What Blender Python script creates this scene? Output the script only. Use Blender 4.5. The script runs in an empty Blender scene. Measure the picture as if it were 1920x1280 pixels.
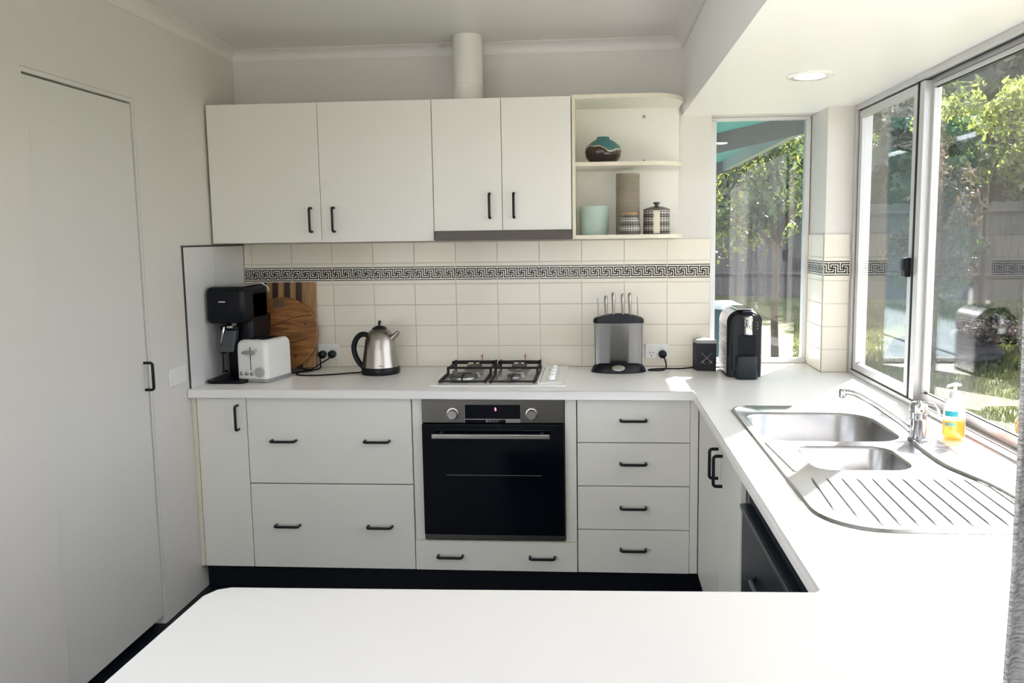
import bpy, bmesh, math, random
from mathutils import Vector, Matrix, noise
random.seed(7)
PI = math.pi
sc = bpy.context.scene
COL = sc.collection

# ------------------------------------------------------------------ camera
cam_d = bpy.data.cameras.new('camera')
cam = bpy.data.objects.new('camera', cam_d)
COL.objects.link(cam)
cam_d.sensor_width = 36.0
cam_d.lens = 1476.86 / 1920.0 * 36.0
cam_d.shift_x = -49.39 / 1920.0
cam_d.shift_y = -35.35 / 1920.0
cam_d.clip_start = 0.05
cam_d.clip_end = 300
R = Matrix(((0.99748019, 0.0697973, -0.01271282), (0.00505952, 0.10875047, 0.9940562), (0.07076496, -0.99161569, 0.1081233)))
cam.matrix_world = Matrix.Translation((1.72166, -3.77449, 1.52454)) @ R.transposed().to_4x4()
sc.camera = cam

# ------------------------------------------------------------------ world, sun, exposure
SUN_DIR = Vector((0.5606, 0.828, 0.752)).normalized()      # towards the sun
w = bpy.data.worlds.new('sky')
sc.world = w
w.use_nodes = True
nt = w.node_tree
nt.nodes.clear()
wo = nt.nodes.new('ShaderNodeOutputWorld')
wb = nt.nodes.new('ShaderNodeBackground')
st = nt.nodes.new('ShaderNodeTexSky')
st.sky_type = 'HOSEK_WILKIE'
st.sun_direction = SUN_DIR
st.turbidity = 4.5
st.ground_albedo = 0.3
hs = nt.nodes.new('ShaderNodeHueSaturation')
hs.inputs['Saturation'].default_value = 0.35
nt.links.new(st.outputs[0], hs.inputs['Color'])
nt.links.new(hs.outputs[0], wb.inputs[0])
wb.inputs[1].default_value = 3.0
nt.links.new(wb.outputs[0], wo.inputs[0])

sd = bpy.data.lights.new('sun', 'SUN')
sd.energy = 5.0
sd.angle = math.radians(0.9)
sd.color = (1.0, 0.975, 0.935)
so = bpy.data.objects.new('sun', sd)
so.rotation_euler = SUN_DIR.to_track_quat('Z', 'Y').to_euler()
COL.objects.link(so)

def portal(name, loc, rot, sx, sy):
    d = bpy.data.lights.new(name, 'AREA')
    d.shape = 'RECTANGLE'; d.size = sx; d.size_y = sy
    d.energy = 1.0
    d.cycles.is_portal = True
    o = bpy.data.objects.new(name, d); o.location = loc; o.rotation_euler = rot
    COL.objects.link(o)
portal('daylight_portal', (3.03, -1.49, 1.49), (0, PI/2, 0), 1.2, 2.64)
portal('daylight_portal', (3.03, -5.6, 1.1), (0, PI/2, 0), 2.2, 1.6)
portal('daylight_portal', (2.5, 0.16, 1.49), (-PI/2, 0, 0), .5, 1.2)
portal('daylight_portal', (1.45, -7.12, 1.15), (PI/2, 0, 0), 2.5, 2.3)
portal('daylight_portal', (-.14, -3.65, 1.1), (0, -PI/2, 0), 2.2, 2.7)
portal('daylight_portal', (0.900, -3.925, 2.60), (0, 0, 0), 1.10, 1.55)

sc.view_settings.view_transform = 'Standard'
sc.view_settings.look = 'None'
sc.view_settings.exposure = 3.0
sc.view_settings.gamma = 1.0
sc.view_settings.use_curve_mapping = False
sc.cycles.use_denoising = True
sc.cycles.max_bounces = 12
sc.cycles.diffuse_bounces = 7
sc.cycles.glossy_bounces = 6
sc.cycles.transmission_bounces = 8
sc.cycles.transparent_max_bounces = 16
sc.cycles.sample_clamp_indirect = 8.0
sc.cycles.caustics_reflective = False
sc.cycles.caustics_refractive = False

# ------------------------------------------------------------------ materials
MATS = {}
def nmat(name):
    m = bpy.data.materials.new(name); m.use_nodes = True
    return m, m.node_tree, m.node_tree.nodes['Principled BSDF']
def mat(name, col, rough=0.5, metal=0.0, bump=0.0, bscale=200.0, var=0.0, vscale=6.0, spec=None, emis=None, estr=0, coat=0, stretch=None, trans=0):
    if name in MATS: return MATS[name]
    m, t, b = nmat(name)
    b.inputs['Base Color'].default_value = (*col, 1)
    b.inputs['Roughness'].default_value = rough
    b.inputs['Metallic'].default_value = metal
    if spec is not None: b.inputs['Specular IOR Level'].default_value = spec
    if coat: b.inputs['Coat Weight'].default_value = coat; b.inputs['Coat Roughness'].default_value = .05
    if trans: b.inputs['Transmission Weight'].default_value = trans
    if emis: b.inputs['Emission Color'].default_value = (*emis, 1); b.inputs['Emission Strength'].default_value = estr
    tc = None
    if bump or var:
        tc = t.nodes.new('ShaderNodeTexCoord'); mp = t.nodes.new('ShaderNodeMapping')
        t.links.new(tc.outputs['Object'], mp.inputs[0])
        if stretch: mp.inputs['Scale'].default_value = stretch
    if var:
        n = t.nodes.new('ShaderNodeTexNoise'); n.inputs['Scale'].default_value = vscale; n.inputs['Detail'].default_value = 4
        t.links.new(mp.outputs[0], n.inputs['Vector'])
        r = t.nodes.new('ShaderNodeMix'); r.data_type = 'RGBA'
        r.inputs[6].default_value = (*[c*(1-var) for c in col], 1); r.inputs[7].default_value = (*[min(1, c*(1+var)) for c in col], 1)
        t.links.new(n.outputs['Fac'], r.inputs[0]); t.links.new(r.outputs[2], b.inputs['Base Color'])
    if bump:
        n2 = t.nodes.new('ShaderNodeTexNoise'); n2.inputs['Scale'].default_value = bscale; n2.inputs['Detail'].default_value = 3
        t.links.new(mp.outputs[0], n2.inputs['Vector'])
        bp = t.nodes.new('ShaderNodeBump'); bp.inputs['Strength'].default_value = bump; bp.inputs['Distance'].default_value = .002
        t.links.new(n2.outputs['Fac'], bp.inputs['Height']); t.links.new(bp.outputs[0], b.inputs['Normal'])
    MATS[name] = m
    return m

M_WALL = mat('wall_paint', (.71, .685, .645), .45, bump=.08, bscale=120, var=.012)
M_CEIL = mat('ceiling_paint', (.78, .765, .74), .38, bump=.05, bscale=60)
M_SOFF = mat('bulkhead_paint', (.91, .905, .90), .35, bump=.05, bscale=60)
M_DOOR = mat('door_paint', (.70, .685, .65), .38, bump=.05, bscale=80)
M_CAB = mat('cabinet_laminate', (.82, .805, .745), .36, var=.01, vscale=3)
M_EDGE = mat('cream_edge_strip', (.74, .69, .56), .45)
M_CARC = mat('cabinet_carcass', (.66, .64, .58), .5)
M_TOP = mat('worktop_laminate', (.895, .88, .855), .27, var=.02, vscale=350, bump=.02, bscale=400)
M_KICK = mat('kickboard_black', (.003, .005, .009), .55, spec=.2)
M_FLOOR = mat('floor_vinyl', (.006, .009, .015), .5, spec=.25, var=.25, vscale=30)
M_BLACK = mat('black_metal', (.006, .006, .008), .38, spec=.3)
M_BLKP = mat('black_plastic', (.004, .0055, .008), .36, spec=.28, bump=.03, bscale=700)
M_BLKG = mat('black_gloss', (.002, .003, .006), .10, spec=.35)
M_CORD = mat('black_rubber', (.004, .004, .005), .5, spec=.25)
M_STEEL = mat('brushed_steel', (.42, .40, .38), .30, 1.0, bump=.05, bscale=900, stretch=(.06, 1, 1))
M_OVST = mat('oven_steel', (.15, .142, .13), .36, 1.0, bump=.05, bscale=900, stretch=(.06, 1, 1))
M_SINK = mat('sink_steel', (.44, .44, .445), .27, 1.0, var=.12, vscale=40, bump=.05, bscale=300)
M_CHROME = mat('chrome', (.62, .62, .63), .07, 1.0)
M_ALU = mat('window_aluminium', (.60, .60, .60), .42, .55)
M_ALUD = mat('dark_gasket', (.015, .016, .02), .6)
M_WHITEP = mat('white_plastic', (.80, .80, .78), .3)
M_ENAMEL = mat('white_enamel', (.85, .85, .83), .16, coat=.4)
M_GREYP = mat('grey_plastic', (.30, .30, .30), .35)
M_IRON = mat('cast_iron', (.005, .005, .006), .5, spec=.3, bump=.1, bscale=500)
M_BURN = mat('burner_cap', (.07, .065, .055), .55, bump=.1, bscale=300, var=.3, vscale=60)
M_RED = mat('red_paint', (.35, .05, .05), .4)
M_BTILE = mat('tile_glaze_plain', (.79, .745, .635), .16)
M_KEY = mat('tile_print_black', (.012, .010, .012), .2)
M_GROUT = mat('tile_grout', (.52, .48, .41), .8)
def liquid(name, tint, col, k):
    m = bpy.data.materials.new(name); m.use_nodes = True; t = m.node_tree; t.nodes.clear()
    o = t.nodes.new('ShaderNodeOutputMaterial'); mx = t.nodes.new('ShaderNodeMixShader'); m2 = t.nodes.new('ShaderNodeMixShader')
    tr = t.nodes.new('ShaderNodeBsdfTransparent'); tl = t.nodes.new('ShaderNodeBsdfTranslucent'); gl = t.nodes.new('ShaderNodeBsdfGlossy')
    tr.inputs[0].default_value = (*tint, 1); tl.inputs[0].default_value = (*col, 1); gl.inputs['Roughness'].default_value = .08
    mx.inputs[0].default_value = k; m2.inputs[0].default_value = .06
    t.links.new(tr.outputs[0], mx.inputs[1]); t.links.new(tl.outputs[0], mx.inputs[2])
    t.links.new(mx.outputs[0], m2.inputs[1]); t.links.new(gl.outputs[0], m2.inputs[2]); t.links.new(m2.outputs[0], o.inputs[0])
    return m
M_ORANGE = liquid('orange_soap', (1, .60, .28), (.95, .30, .05), .6)
M_CLEARP = liquid('clear_plastic', (.96, .97, .96), (.95, .95, .92), .14)
M_TEAL = mat('teal_label', (.03, .42, .50), .4)
M_GREENL = mat('green_label', (.25, .50, .38), .4)

def glass(name, tint=(.975, .965, .97), f0=1.0):
    m = bpy.data.materials.new(name); m.use_nodes = True
    t = m.node_tree; t.nodes.clear()
    o = t.nodes.new('ShaderNodeOutputMaterial'); mx = t.nodes.new('ShaderNodeMixShader')
    tr = t.nodes.new('ShaderNodeBsdfTransparent'); gl = t.nodes.new('ShaderNodeBsdfGlossy'); fr = t.nodes.new('ShaderNodeFresnel')
    tr.inputs[0].default_value = (*tint, 1); gl.inputs['Roughness'].default_value = 0.0
    ge = t.nodes.new('ShaderNodeNewGeometry'); ir = t.nodes.new('ShaderNodeMapRange')      # same ior seen from either face of the pane
    ir.inputs['To Min'].default_value = 1.52; ir.inputs['To Max'].default_value = 1/1.52
    t.links.new(ge.outputs['Backfacing'], ir.inputs['Value']); t.links.new(ir.outputs[0], fr.inputs[0])
    ml = t.nodes.new('ShaderNodeMath'); ml.operation = 'MULTIPLY'; ml.inputs[1].default_value = f0; ml.use_clamp = True
    t.links.new(fr.outputs[0], ml.inputs[0]); t.links.new(ml.outputs[0], mx.inputs[0])
    t.links.new(tr.outputs[0], mx.inputs[1]); t.links.new(gl.outputs[0], mx.inputs[2]); t.links.new(mx.outputs[0], o.inputs[0])
    return m
M_GLASS = glass('window_glass', f0=1.15)
M_GLASS2 = glass('tinted_glass', (.60, .70, .68), f0=1.4)

def wood(name, c1, c2, scale=(1, 12, 12), rough=.45):
    m, t, b = nmat(name)
    tc = t.nodes.new('ShaderNodeTexCoord'); mp = t.nodes.new('ShaderNodeMapping'); n = t.nodes.new('ShaderNodeTexNoise')
    mp.inputs['Scale'].default_value = scale
    n.inputs['Scale'].default_value = 6; n.inputs['Detail'].default_value = 6; n.inputs['Distortion'].default_value = 1.2
    r = t.nodes.new('ShaderNodeValToRGB'); r.color_ramp.elements[0].position = .35; r.color_ramp.elements[1].position = .65
    r.color_ramp.elements[0].color = (*c1, 1); r.color_ramp.elements[1].color = (*c2, 1)
    t.links.new(tc.outputs['Object'], mp.inputs[0]); t.links.new(mp.outputs[0], n.inputs['Vector'])
    t.links.new(n.outputs['Fac'], r.inputs[0]); t.links.new(r.outputs[0], b.inputs['Base Color'])
    b.inputs['Roughness'].default_value = rough
    return m
M_WOODL = wood('pale_timber', (.26, .135, .05), (.40, .24, .10), (14, 14, 1.2))
M_WOODD = wood('dark_timber', (.030, .012, .010), (.055, .022, .016), (14, 14, 1.2))
M_WOODM = wood('honey_timber', (.16, .060, .016), (.36, .155, .042), (1.2, 14, 10))
M_WOODG = wood('resin_timber_patch', (.10, .060, .035), (.16, .10, .06), (10, 10, 10))
M_FENCE = wood('weathered_timber', (.035, .035, .036), (.085, .082, .08), (5, 5, .6), .8)
M_BARK = mat('bark', (.06, .045, .032), .9, bump=.6, bscale=30, var=.3)

# ------------------------------------------------------------------ helpers
OFF = {}
def bm_new(): return bmesh.new()
def box(bm, x0, x1, y0, y1, z0, z1, mi=0):
    v = [bm.verts.new(p) for p in ((x0, y0, z0), (x1, y0, z0), (x1, y1, z0), (x0, y1, z0), (x0, y0, z1), (x1, y0, z1), (x1, y1, z1), (x0, y1, z1))]
    for f in ((3, 2, 1, 0), (4, 5, 6, 7), (0, 1, 5, 4), (1, 2, 6, 5), (2, 3, 7, 6), (3, 0, 4, 7)):
        bm.faces.new([v[i] for i in f]).material_index = mi
    return v
def B(*a):
    bm = bmesh.new()
    for q in a: box(bm, *q)
    return bm
def prism(bm, pts, z0, z1, mi=0, M=None):
    """closed 2D outline (ccw) extruded in z; M maps to other planes"""
    a = [Vector((p[0], p[1], z0)) for p in pts]; b = [Vector((p[0], p[1], z1)) for p in pts]
    if M: a = [M @ q for q in a]; b = [M @ q for q in b]
    va = [bm.verts.new(q) for q in a]; vb = [bm.verts.new(q) for q in b]; n = len(pts)
    bm.faces.new(va[::-1]).material_index = mi; bm.faces.new(vb).material_index = mi
    for i in range(n):
        bm.faces.new((va[i], va[(i+1) % n], vb[(i+1) % n], vb[i])).material_index = mi
    return va, vb
def rr(x0, x1, y0, y1, r, n=6):
    rs = r if isinstance(r, (list, tuple)) else (r,)*4          # corners: (x0,y0) (x1,y0) (x1,y1) (x0,y1)
    out = []
    for (cx, cy, a0), q in zip(((x0, y0, PI), (x1, y0, 1.5*PI), (x1, y1, 0), (x0, y1, .5*PI)), rs):
        ox = cx + (q if cx == x0 else -q); oy = cy + (q if cy == y0 else -q)
        for i in range(n+1):
            a = a0 + i/n*PI/2
            out.append((ox + q*math.cos(a), oy + q*math.sin(a)))
    return out
def loft(bm, rings, close=True, cap0=True, cap1=True, mi=0):
    vr = [[bm.verts.new(p) for p in r] for r in rings]; n = len(vr[0])
    for a, b in zip(vr, vr[1:]):
        for i in range(n if close else n-1):
            j = (i+1) % n
            bm.faces.new((a[i], a[j], b[j], b[i])).material_index = mi
    if cap0: bm.faces.new(vr[0][::-1]).material_index = mi
    if cap1: bm.faces.new(vr[-1]).material_index = mi
    return vr
def lathe(bm, prof, c=(0, 0, 0), n=32, cap0=True, cap1=True, mi=0, sx=1, sy=1, axis='z'):
    rings = []
    for r, z in prof:
        ring = []
        for i in range(n):
            a = 2*PI*i/n; p = Vector((r*math.cos(a)*sx, r*math.sin(a)*sy, z))
            if axis == 'y': p = Vector((p.x, z, -p.y))      # grows towards +y... flipped so normals stay outwards
            if axis == 'x': p = Vector((z, p.x, p.y))
            ring.append(Vector(c) + p)
        rings.append(ring)
    return loft(bm, rings, True, cap0, cap1, mi)
def tube(bm, pts, r, n=10, caps=True, mi=0, flat=1.0):
    pts = [Vector(p) for p in pts]; rs = r if isinstance(r, (list, tuple)) else [r]*len(pts)
    rings = []; up = None
    for i, p in enumerate(pts):
        t = (pts[min(i+1, len(pts)-1)] - pts[max(i-1, 0)]).normalized()
        if up is None:
            up = Vector((0, 0, 1)) if abs(t.z) < .9 else Vector((0, 1, 0))
        s = t.cross(up).normalized(); up = s.cross(t).normalized()
        rings.append([p + (s*math.cos(2*PI*k/n) + up*math.sin(2*PI*k/n)*flat)*rs[i] for k in range(n)])
    loft(bm, rings, True, caps, caps, mi)
def spline(pts, n=8):
    pts = [Vector(p) for p in pts]; out = []
    P = [pts[0]*2-pts[1]] + pts + [pts[-1]*2-pts[-2]]
    for i in range(1, len(P)-2):
        for k in range(n):
            t = k/n; a, b, c, d = P[i-1], P[i], P[i+1], P[i+2]
            out.append(.5*((2*b) + (c-a)*t + (2*a-5*b+4*c-d)*t*t + (3*b-a-3*c+d)*t**3))
    out.append(pts[-1]); return out

def obj(name, bm, m, parent=None, world=True, bevel=0, seg=2, smooth=False, kind=None, label=None, cat=None, group=None, angle=40):
    if world and parent is not None:
        o_ = OFF[parent]
        for v in bm.verts: v.co -= o_
    bmesh.ops.recalc_face_normals(bm, faces=bm.faces)
    me = bpy.data.meshes.new(name); bm.to_mesh(me); bm.free()
    for q in (m if isinstance(m, (list, tuple)) else [m]): me.materials.append(q)
    o = bpy.data.objects.new(name, me); COL.objects.link(o)
    if bevel:
        b = o.modifiers.new('bevel', 'BEVEL'); b.width = bevel; b.segments = seg; b.limit_method = 'ANGLE'; b.angle_limit = math.radians(35)
        b.harden_normals = True
        smooth = True
    if smooth:
        me.polygons.foreach_set('use_smooth', [True]*len(me.polygons))
        try: me.set_sharp_from_angle(angle=math.radians(angle))
        except Exception: pass
    if parent is not None: o.parent = parent
    OFF[o] = OFF[parent] if parent is not None else Vector((0, 0, 0))
    if kind: o['kind'] = kind
    if label: o['label'] = label
    if cat: o['category'] = cat
    if group: o['group'] = group
    return o
def thing(name, label, cat, loc=(0, 0, 0), rz=0, group=None, kind=None):
    o = bpy.data.objects.new(name, None); COL.objects.link(o)
    o.location = loc; o.rotation_euler = (0, 0, rz); o.empty_display_size = .05
    if label: o['label'] = label
    if cat: o['category'] = cat
    if group: o['group'] = group
    if kind: o['kind'] = kind
    OFF[o] = Vector(loc)
    return o
def cut(o, bm):
    me = bpy.data.meshes.new('c'); bmesh.ops.recalc_face_normals(bm, faces=bm.faces); bm.to_mesh(me); bm.free()
    c = bpy.data.objects.new('c', me); COL.objects.link(c)
    md = o.modifiers.new('cut', 'BOOLEAN'); md.operation = 'DIFFERENCE'; md.solver = 'EXACT'; md.object = c
    bpy.context.view_layer.update()
    dg = bpy.context.evaluated_depsgraph_get()
    nm = bpy.data.meshes.new_from_object(o.evaluated_get(dg))
    o.modifiers.clear(); o.data = nm
    bpy.data.objects.remove(c)
def text(name, s, size, M, m, parent, ext=.0004):
    cu = bpy.data.curves.new(name, 'FONT'); cu.body = s; cu.size = size; cu.extrude = ext; cu.align_x = 'CENTER'; cu.align_y = 'CENTER'
    to = bpy.data.objects.new(name, cu); COL.objects.link(to); bpy.context.view_layer.update()
    me = bpy.data.meshes.new_from_object(to); bpy.data.objects.remove(to)
    me.transform(Matrix.Translation(-OFF[parent]) @ M); me.materials.clear(); me.materials.append(m)
    o = bpy.data.objects.new(name, me); COL.objects.link(o); o.parent = parent; OFF[o] = OFF[parent]
    return o
def XZ(x, y, z):      # text standing upright, facing -y
    return Matrix.Translation((x, y, z)) @ Matrix.Rotation(PI/2, 4, 'X')

def pull_handle(parent, c, along, out, length=.104, reach=.03, r=.0056, world=True, name='handle'):
    """bent bar handle: c = centre of its foot line on the face"""
    c = Vector(c); a = Vector(along); o = Vector(out); h = length/2; k = .010
    pts = [c - a*h - o*.001, c - a*h + o*(reach-k)]
    for i in range(1, 4):
        t = i/4*PI/2; pts.append(c - a*(h-k+k*math.cos(t)) + o*(reach-k+k*math.sin(t)))
    pts.append(c - a*(h-k) + o*reach)
    q = [c + a*(h-k) + o*reach]
    for i in range(3, 0, -1):
        t = i/4*PI/2; q.append(c + a*(h-k+k*math.cos(t)) + o*(reach-k+k*math.sin(t)))
    q += [c + a*h + o*(reach-k), c + a*h - o*.001]
    bm = bm_new(); tube(bm, pts+q, r, 10)
    return obj(name, bm, M_BLACK, parent, world=world, smooth=True, angle=60)

def struct(name, bm, m, **k): return obj(name, bm, m, kind='structure', **k)

# ------------------------------------------------------------------ room shell
ZC = 2.42
struct('floor', B((-.1, 3.0, -7.0, .14, -.12, 0)), M_FLOOR)
# unseen skylight opening behind the camera, added to brighten the worktops
struct('ceiling', B((-.1, 3.1, -3.15, .2, ZC, ZC+.1), (-.1, 3.1, -7.1, -4.7, ZC, ZC+.1), (-.1, 0.35, -4.7, -3.15, ZC, ZC+.1), (1.45, 3.1, -4.7, -3.15, ZC, ZC+.1)), M_CEIL)
DY0, DY1, DZ = -1.447, -.857, 2.059
struct('wall_left', B((-.12, 0, DY1, .2, 0, ZC), (-.12, 0, -2.3, DY0, 0, ZC), (-.12, 0, -7.1, -5.0, 0, ZC), (-.12, 0, -5.0, -2.3, 2.2, ZC), (-.12, 0, DY0, DY1, DZ, ZC)), M_WALL)
# back wall (solid to the window), with the window recess at its right end
struct('wall_back', B((0, 2.27, 0, .16, 0, ZC), (2.27, 2.745, .13, .16, 0, .9), (2.27, 2.745, 0, .16, 2.075, ZC), (2.27, 2.745, 0, .13, 0, .86)), M_WALL)
struct('wall_pier', B((2.749, 2.932, -.166, .16, 0, ZC)), M_WALL)
struct('wall_right', B((2.9, 3.0, -2.8, -.166, 0, .89), (2.9, 3.0, -2.8, -.166, 2.07, ZC), (2.9, 3.0, -4.8, -2.8, 0, ZC),
                       (2.9, 3.0, -6.4, -4.8, 2.2, ZC), (2.9, 3.0, -7.1, -6.4, 0, ZC)), M_WALL)
struct('wall_front', B((0, .2, -7.1, -7.0, 0, ZC), (2.7, 2.9, -7.1, -7.0, 0, ZC), (.2, 2.7, -7.1, -7.0, 2.3, ZC)), M_WALL)
# bulkhead over the right run
struct('trim_1', B((2.134, 2.9, -7.0, 0, 2.075, ZC)), M_SOFF)
# cornices
def cornice(name, p0, p1, inn, m=M_CEIL):
    """coved cornice, p0->p1 along the wall foot line, inn = direction into the room"""
    p0, p1, inn = Vector(p0), Vector(p1), Vector(inn)
    prof = [(0, 0), (0, -.045), (.003, -.045), (.004, -.038)]
    for i in range(7):
        a = i/6*PI/2; prof.append((.006 + .044*(1-math.cos(a)) if 0 else .006+.046*(1-math.cos(a)), -.036 + .032*math.sin(a)))
    prof += [(.055, -.003), (.055, 0)]
    bm = bm_new(); loft(bm, [[p + inn*a + Vector((0, 0, b)) for a, b in prof] for p in (p0, p1)])
    return struct(name, bm, m, smooth=True, angle=30)
cornice('trim_2', (0, -.001, ZC), (2.134, -.001, ZC), (0, -1, 0))
cornice('trim_3', (.0, -7, ZC), (.0, 0, ZC), (1, 0, 0))
cornice('trim_4', (2.133, 0, ZC), (2.133, -7, ZC), (-1, 0, 0))

# door in the left wall
d1 = thing('door_1', None, None, (0, DY0, 0), kind='structure')
d1['label'] = 'flush white door with black pull handle in the left wall'
obj('door_panel', B((-.042, -.006, DY0+.005, DY1-.018, .035, DZ-.022)), M_DOOR, d1, bevel=.0015)
obj('door_frame', B((-.10, -.001, DY1-.014, DY1-.001, 0, DZ-.001), (-.10, -.001, DY0+.001, DY0+.004, 0, DZ-.001), (-.10, -.001, DY0+.004, DY1-.014, DZ-.016, DZ-.001)), M_DOOR, d1)
obj('gap_shade_backing', B((-.10, -.046, DY0+.004, DY1-.014, .0, DZ-.016)), M_KICK, d1)  # black backing sheet, gives the gaps around the door their shade
hd = obj('hinge', B((-.006, -.0045, DY0+.028, DY0+.034, 1.80, 1.88)), M_EDGE, d1)
pull_handle(d1, (-.006, -.895, 1.010), (0, 0, 1), (1, 0, 0), .105, .034)
# light switch plate on left wall
sw = thing('light_switch', 'white rocker switch plate on the left wall beside the door', 'switch', (0, -.675, .973))
obj('plate', B((0, .009, -.742, -.610, .936, 1.012)), M_WHITEP, sw, bevel=.003)
obj('rocker', B((.009, .0125, -.682, -.668, .966, .984)), M_WHITEP, sw, bevel=.002)

# ------------------------------------------------------------------ tiles
def key_rects(pitch_x, pz):
    """meander of one border tile, 4 repeats of 5 columns, in tile units x 0..20, rows 0 (top)..4"""
    seg = []
    for k in range(-1, 5):
        c = 5*k
        for q in ((c, 0, c+4, 0), (c, 0, c, 2), (c+4, 0, c+4, 3), (c-1, 3, c+1, 3), (c+1, 1, c+1, 3), (c+1, 1, c+3, 1), (c+3, 1, c+3, 4),
                  (c-2, 4, c+2, 4), (c+2, 2, c+2, 4), (c, 2, c+2, 2)):
            seg.append(q)
    h = .29; out = []
    for x0, r0, x1, r1 in seg:
        X0, X1 = x0-h+.5, x1+h+.5
        X0, X1 = max(X0, .12), min(X1, 19.88)
        if X1-X0 < .1: continue
        out.append((X0*pitch_x, X1*pitch_x, (1-r1-h+.0)*pz+pz, (1-r0+h)*pz+pz))
    return out
def tile_panel(bm, u0, u1, t0, tw, rows, map_, keyz, th=.006):
    """rows = list of (z0,z1,is_border). map_(u,d,z)->xyz with d = distance out of the wall. mats: 0 tile 1 grout 2 print"""
    g = .0013
    def pbox(a0, a1, d0, d1, z0, z1, mi):
        vs = [bm.verts.new(map_(u, d, z)) for u, d, z in ((a0, d0, z0), (a1, d0, z0), (a1, d1, z0), (a0, d1, z0), (a0, d0, z1), (a1, d0, z1), (a1, d1, z1), (a0, d1, z1))]
        for f in ((3, 2, 1, 0), (4, 5, 6, 7), (0, 1, 5, 4), (1, 2, 6, 5), (2, 3, 7, 6), (3, 0, 4, 7)):
            bm.faces.new([vs[i] for i in f]).material_index = mi
    zz0, zz1 = rows[0][0], rows[-1][1]
    pbox(u0, u1, .0005, th-.0012, zz0, zz1, 1)
    i0 = math.floor((u0-t0)/tw) ; i = i0
    pz = .0101; done = set()
    while t0+i*tw < u1-.002:
        a, b = max(u0, t0+i*tw), min(u1, t0+(i+1)*tw)
        if b-a > .004:
            for z0, z1, bd in rows:
                if not bd:
                    # pillowed tile
                    A0, A1, Z0, Z1 = a+g, b-g, z0+g, z1-g
                    e = .0025
                    o = [bm.verts.new(map_(*p)) for p in ((A0, .002, Z0), (A1, .002, Z0), (A1, .002, Z1), (A0, .002, Z1))]
                    m_ = [bm.verts.new(map_(*p)) for p in ((A0, th-.0012, Z0), (A1, th-.0012, Z0), (A1, th-.0012, Z1), (A0, th-.0012, Z1))]
                    t_ = [bm.verts.new(map_(*p)) for p in ((A0+e, th, Z0+e), (A1-e, th, Z0+e), (A1-e, th, Z1-e), (A0+e, th, Z1-e))]
                    for k in range(4):
                        j = (k+1) % 4
                        bm.faces.new((o[k], o[j], m_[j], m_[k])); bm.faces.new((m_[k], m_[j], t_[j], t_[k]))
                    bm.faces.new(t_)
                else:
                    pbox(a+g, b-g, .002, th-.0002, z0+g, z1-g, 0)
        i += 1
    # print on border row
    i = i0
    while t0+i*tw < u1-.002:
        s = t0+i*tw
        def put(x0, x1, z0, z1):
            x0, x1 = max(x0, u0+.001), min(x1, u1-.001)
            if x1-x0 < .0006: return
            f = [bm.verts.new(map_(x, th+.0003, z)) for x, z in ((x0, z0), (x1, z0), (x1, z1), (x0, z1))]
            bm.faces.new(f).material_index = 2
        put(s+.0022, s+tw-.0022, keyz+3*pz-.0022, keyz+3*pz+.0022)
        put(s+.0022, s+tw-.0022, keyz-3*pz-.0022, keyz-3*pz+.0022)
        for x0, x1, z0, z1 in key_rects(tw/20, pz): put(s+x0, s+x1, keyz+z0, keyz+z1)
        i += 1
TW = .2024
rows = [(.9+.10125*i, .9+.10125*(i+1), i == 4) for i in range(6)]
bm = bm_new()
tile_panel(bm, .008, 2.268, .0431, TW, rows, lambda u, d, z: (u, -d, z), 1.3565)
o = obj('tile_splashback', bm, [M_BTILE, M_GROUT, M_KEY], label='cream tiled splashback with black meander border along the back wall', cat='splashback')
rows2 = [(.9+.1035*i, .9+.1035*(i+1), i == 4) for i in range(6)]
bm = bm_new()
tile_panel(bm, 2.745, 2.858, 2.665, TW, rows2, lambda u, d, z: (u, -.166-d, z), 1.3685)
tile_panel(bm, -.160, .086, -.170, TW, rows2, lambda u, d, z: (2.749-d, u, z), 1.3685)
o = obj('tile_splashback', bm, [M_BTILE, M_GROUT, M_KEY], label='narrow cream tiled pier with black meander border between the two windows', cat='splashback')

# grey panels on the left wall beside the worktop
M_PANEL = mat('splash_laminate', (.72, .725, .71), .30, .0, var=.02)
obj('splash_panel', B((.0, .006, -.577, -.302, .9, 1.500)), M_PANEL, bevel=.001, label='front pale grey splash panel on the left wall above the worktop end', cat='splash panel', group='grey splash panels on the left wall')
obj('splash_panel', B((.0, .006, -.298, -.007, .9, 1.500)), M_PANEL, bevel=.001, label='rear pale grey splash panel in the corner behind the black drinks machine', cat='splash panel', group='grey splash panels on the left wall')
obj('trim_5', B((.0, .009, -.582, -.005, 1.500, 1.507), (.0, .0075, -.5795, -.577, .9, 1.500), (0, .003, -.3012, -.2988, .9, 1.5)), mat('dark_trim', (.04, .04, .042), .5), kind='structure')

# ------------------------------------------------------------------ windows
def bar(bm, *a): box(bm, *a)
w1 = thing('window_1', None, None, (2.88, -.17, .9), kind='structure'); w1['label'] = 'long aluminium sliding window above the sink'
bm = bm_new()
YE = -2.8
box(bm, 2.862, 2.93, YE, -.172, .9005, .918); box(bm, 2.900, 2.93, YE, -.172, .918, .936)      # sill track
box(bm, 2.862, 2.93, YE, -.172, 2.052, 2.0745); box(bm, 2.896, 2.93, YE, -.172, 2.034, 2.052)
box(bm, 2.862, 2.93, -.198, -.172, .918, 2.052)
box(bm, 2.862, 2.93, YE, YE+.03, .918, 2.052)
obj('window_frame', bm, M_ALU, w1, bevel=.0015)
bm = bm_new()
box(bm, 2.866, 2.872, YE+.03, -.199, .918, .921); box(bm, 2.872, 2.896, -.206, -.199, .921, 2.052)
box(bm, 2.878, 2.884, YE+.03, -.205, 2.047, 2.052)
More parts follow.
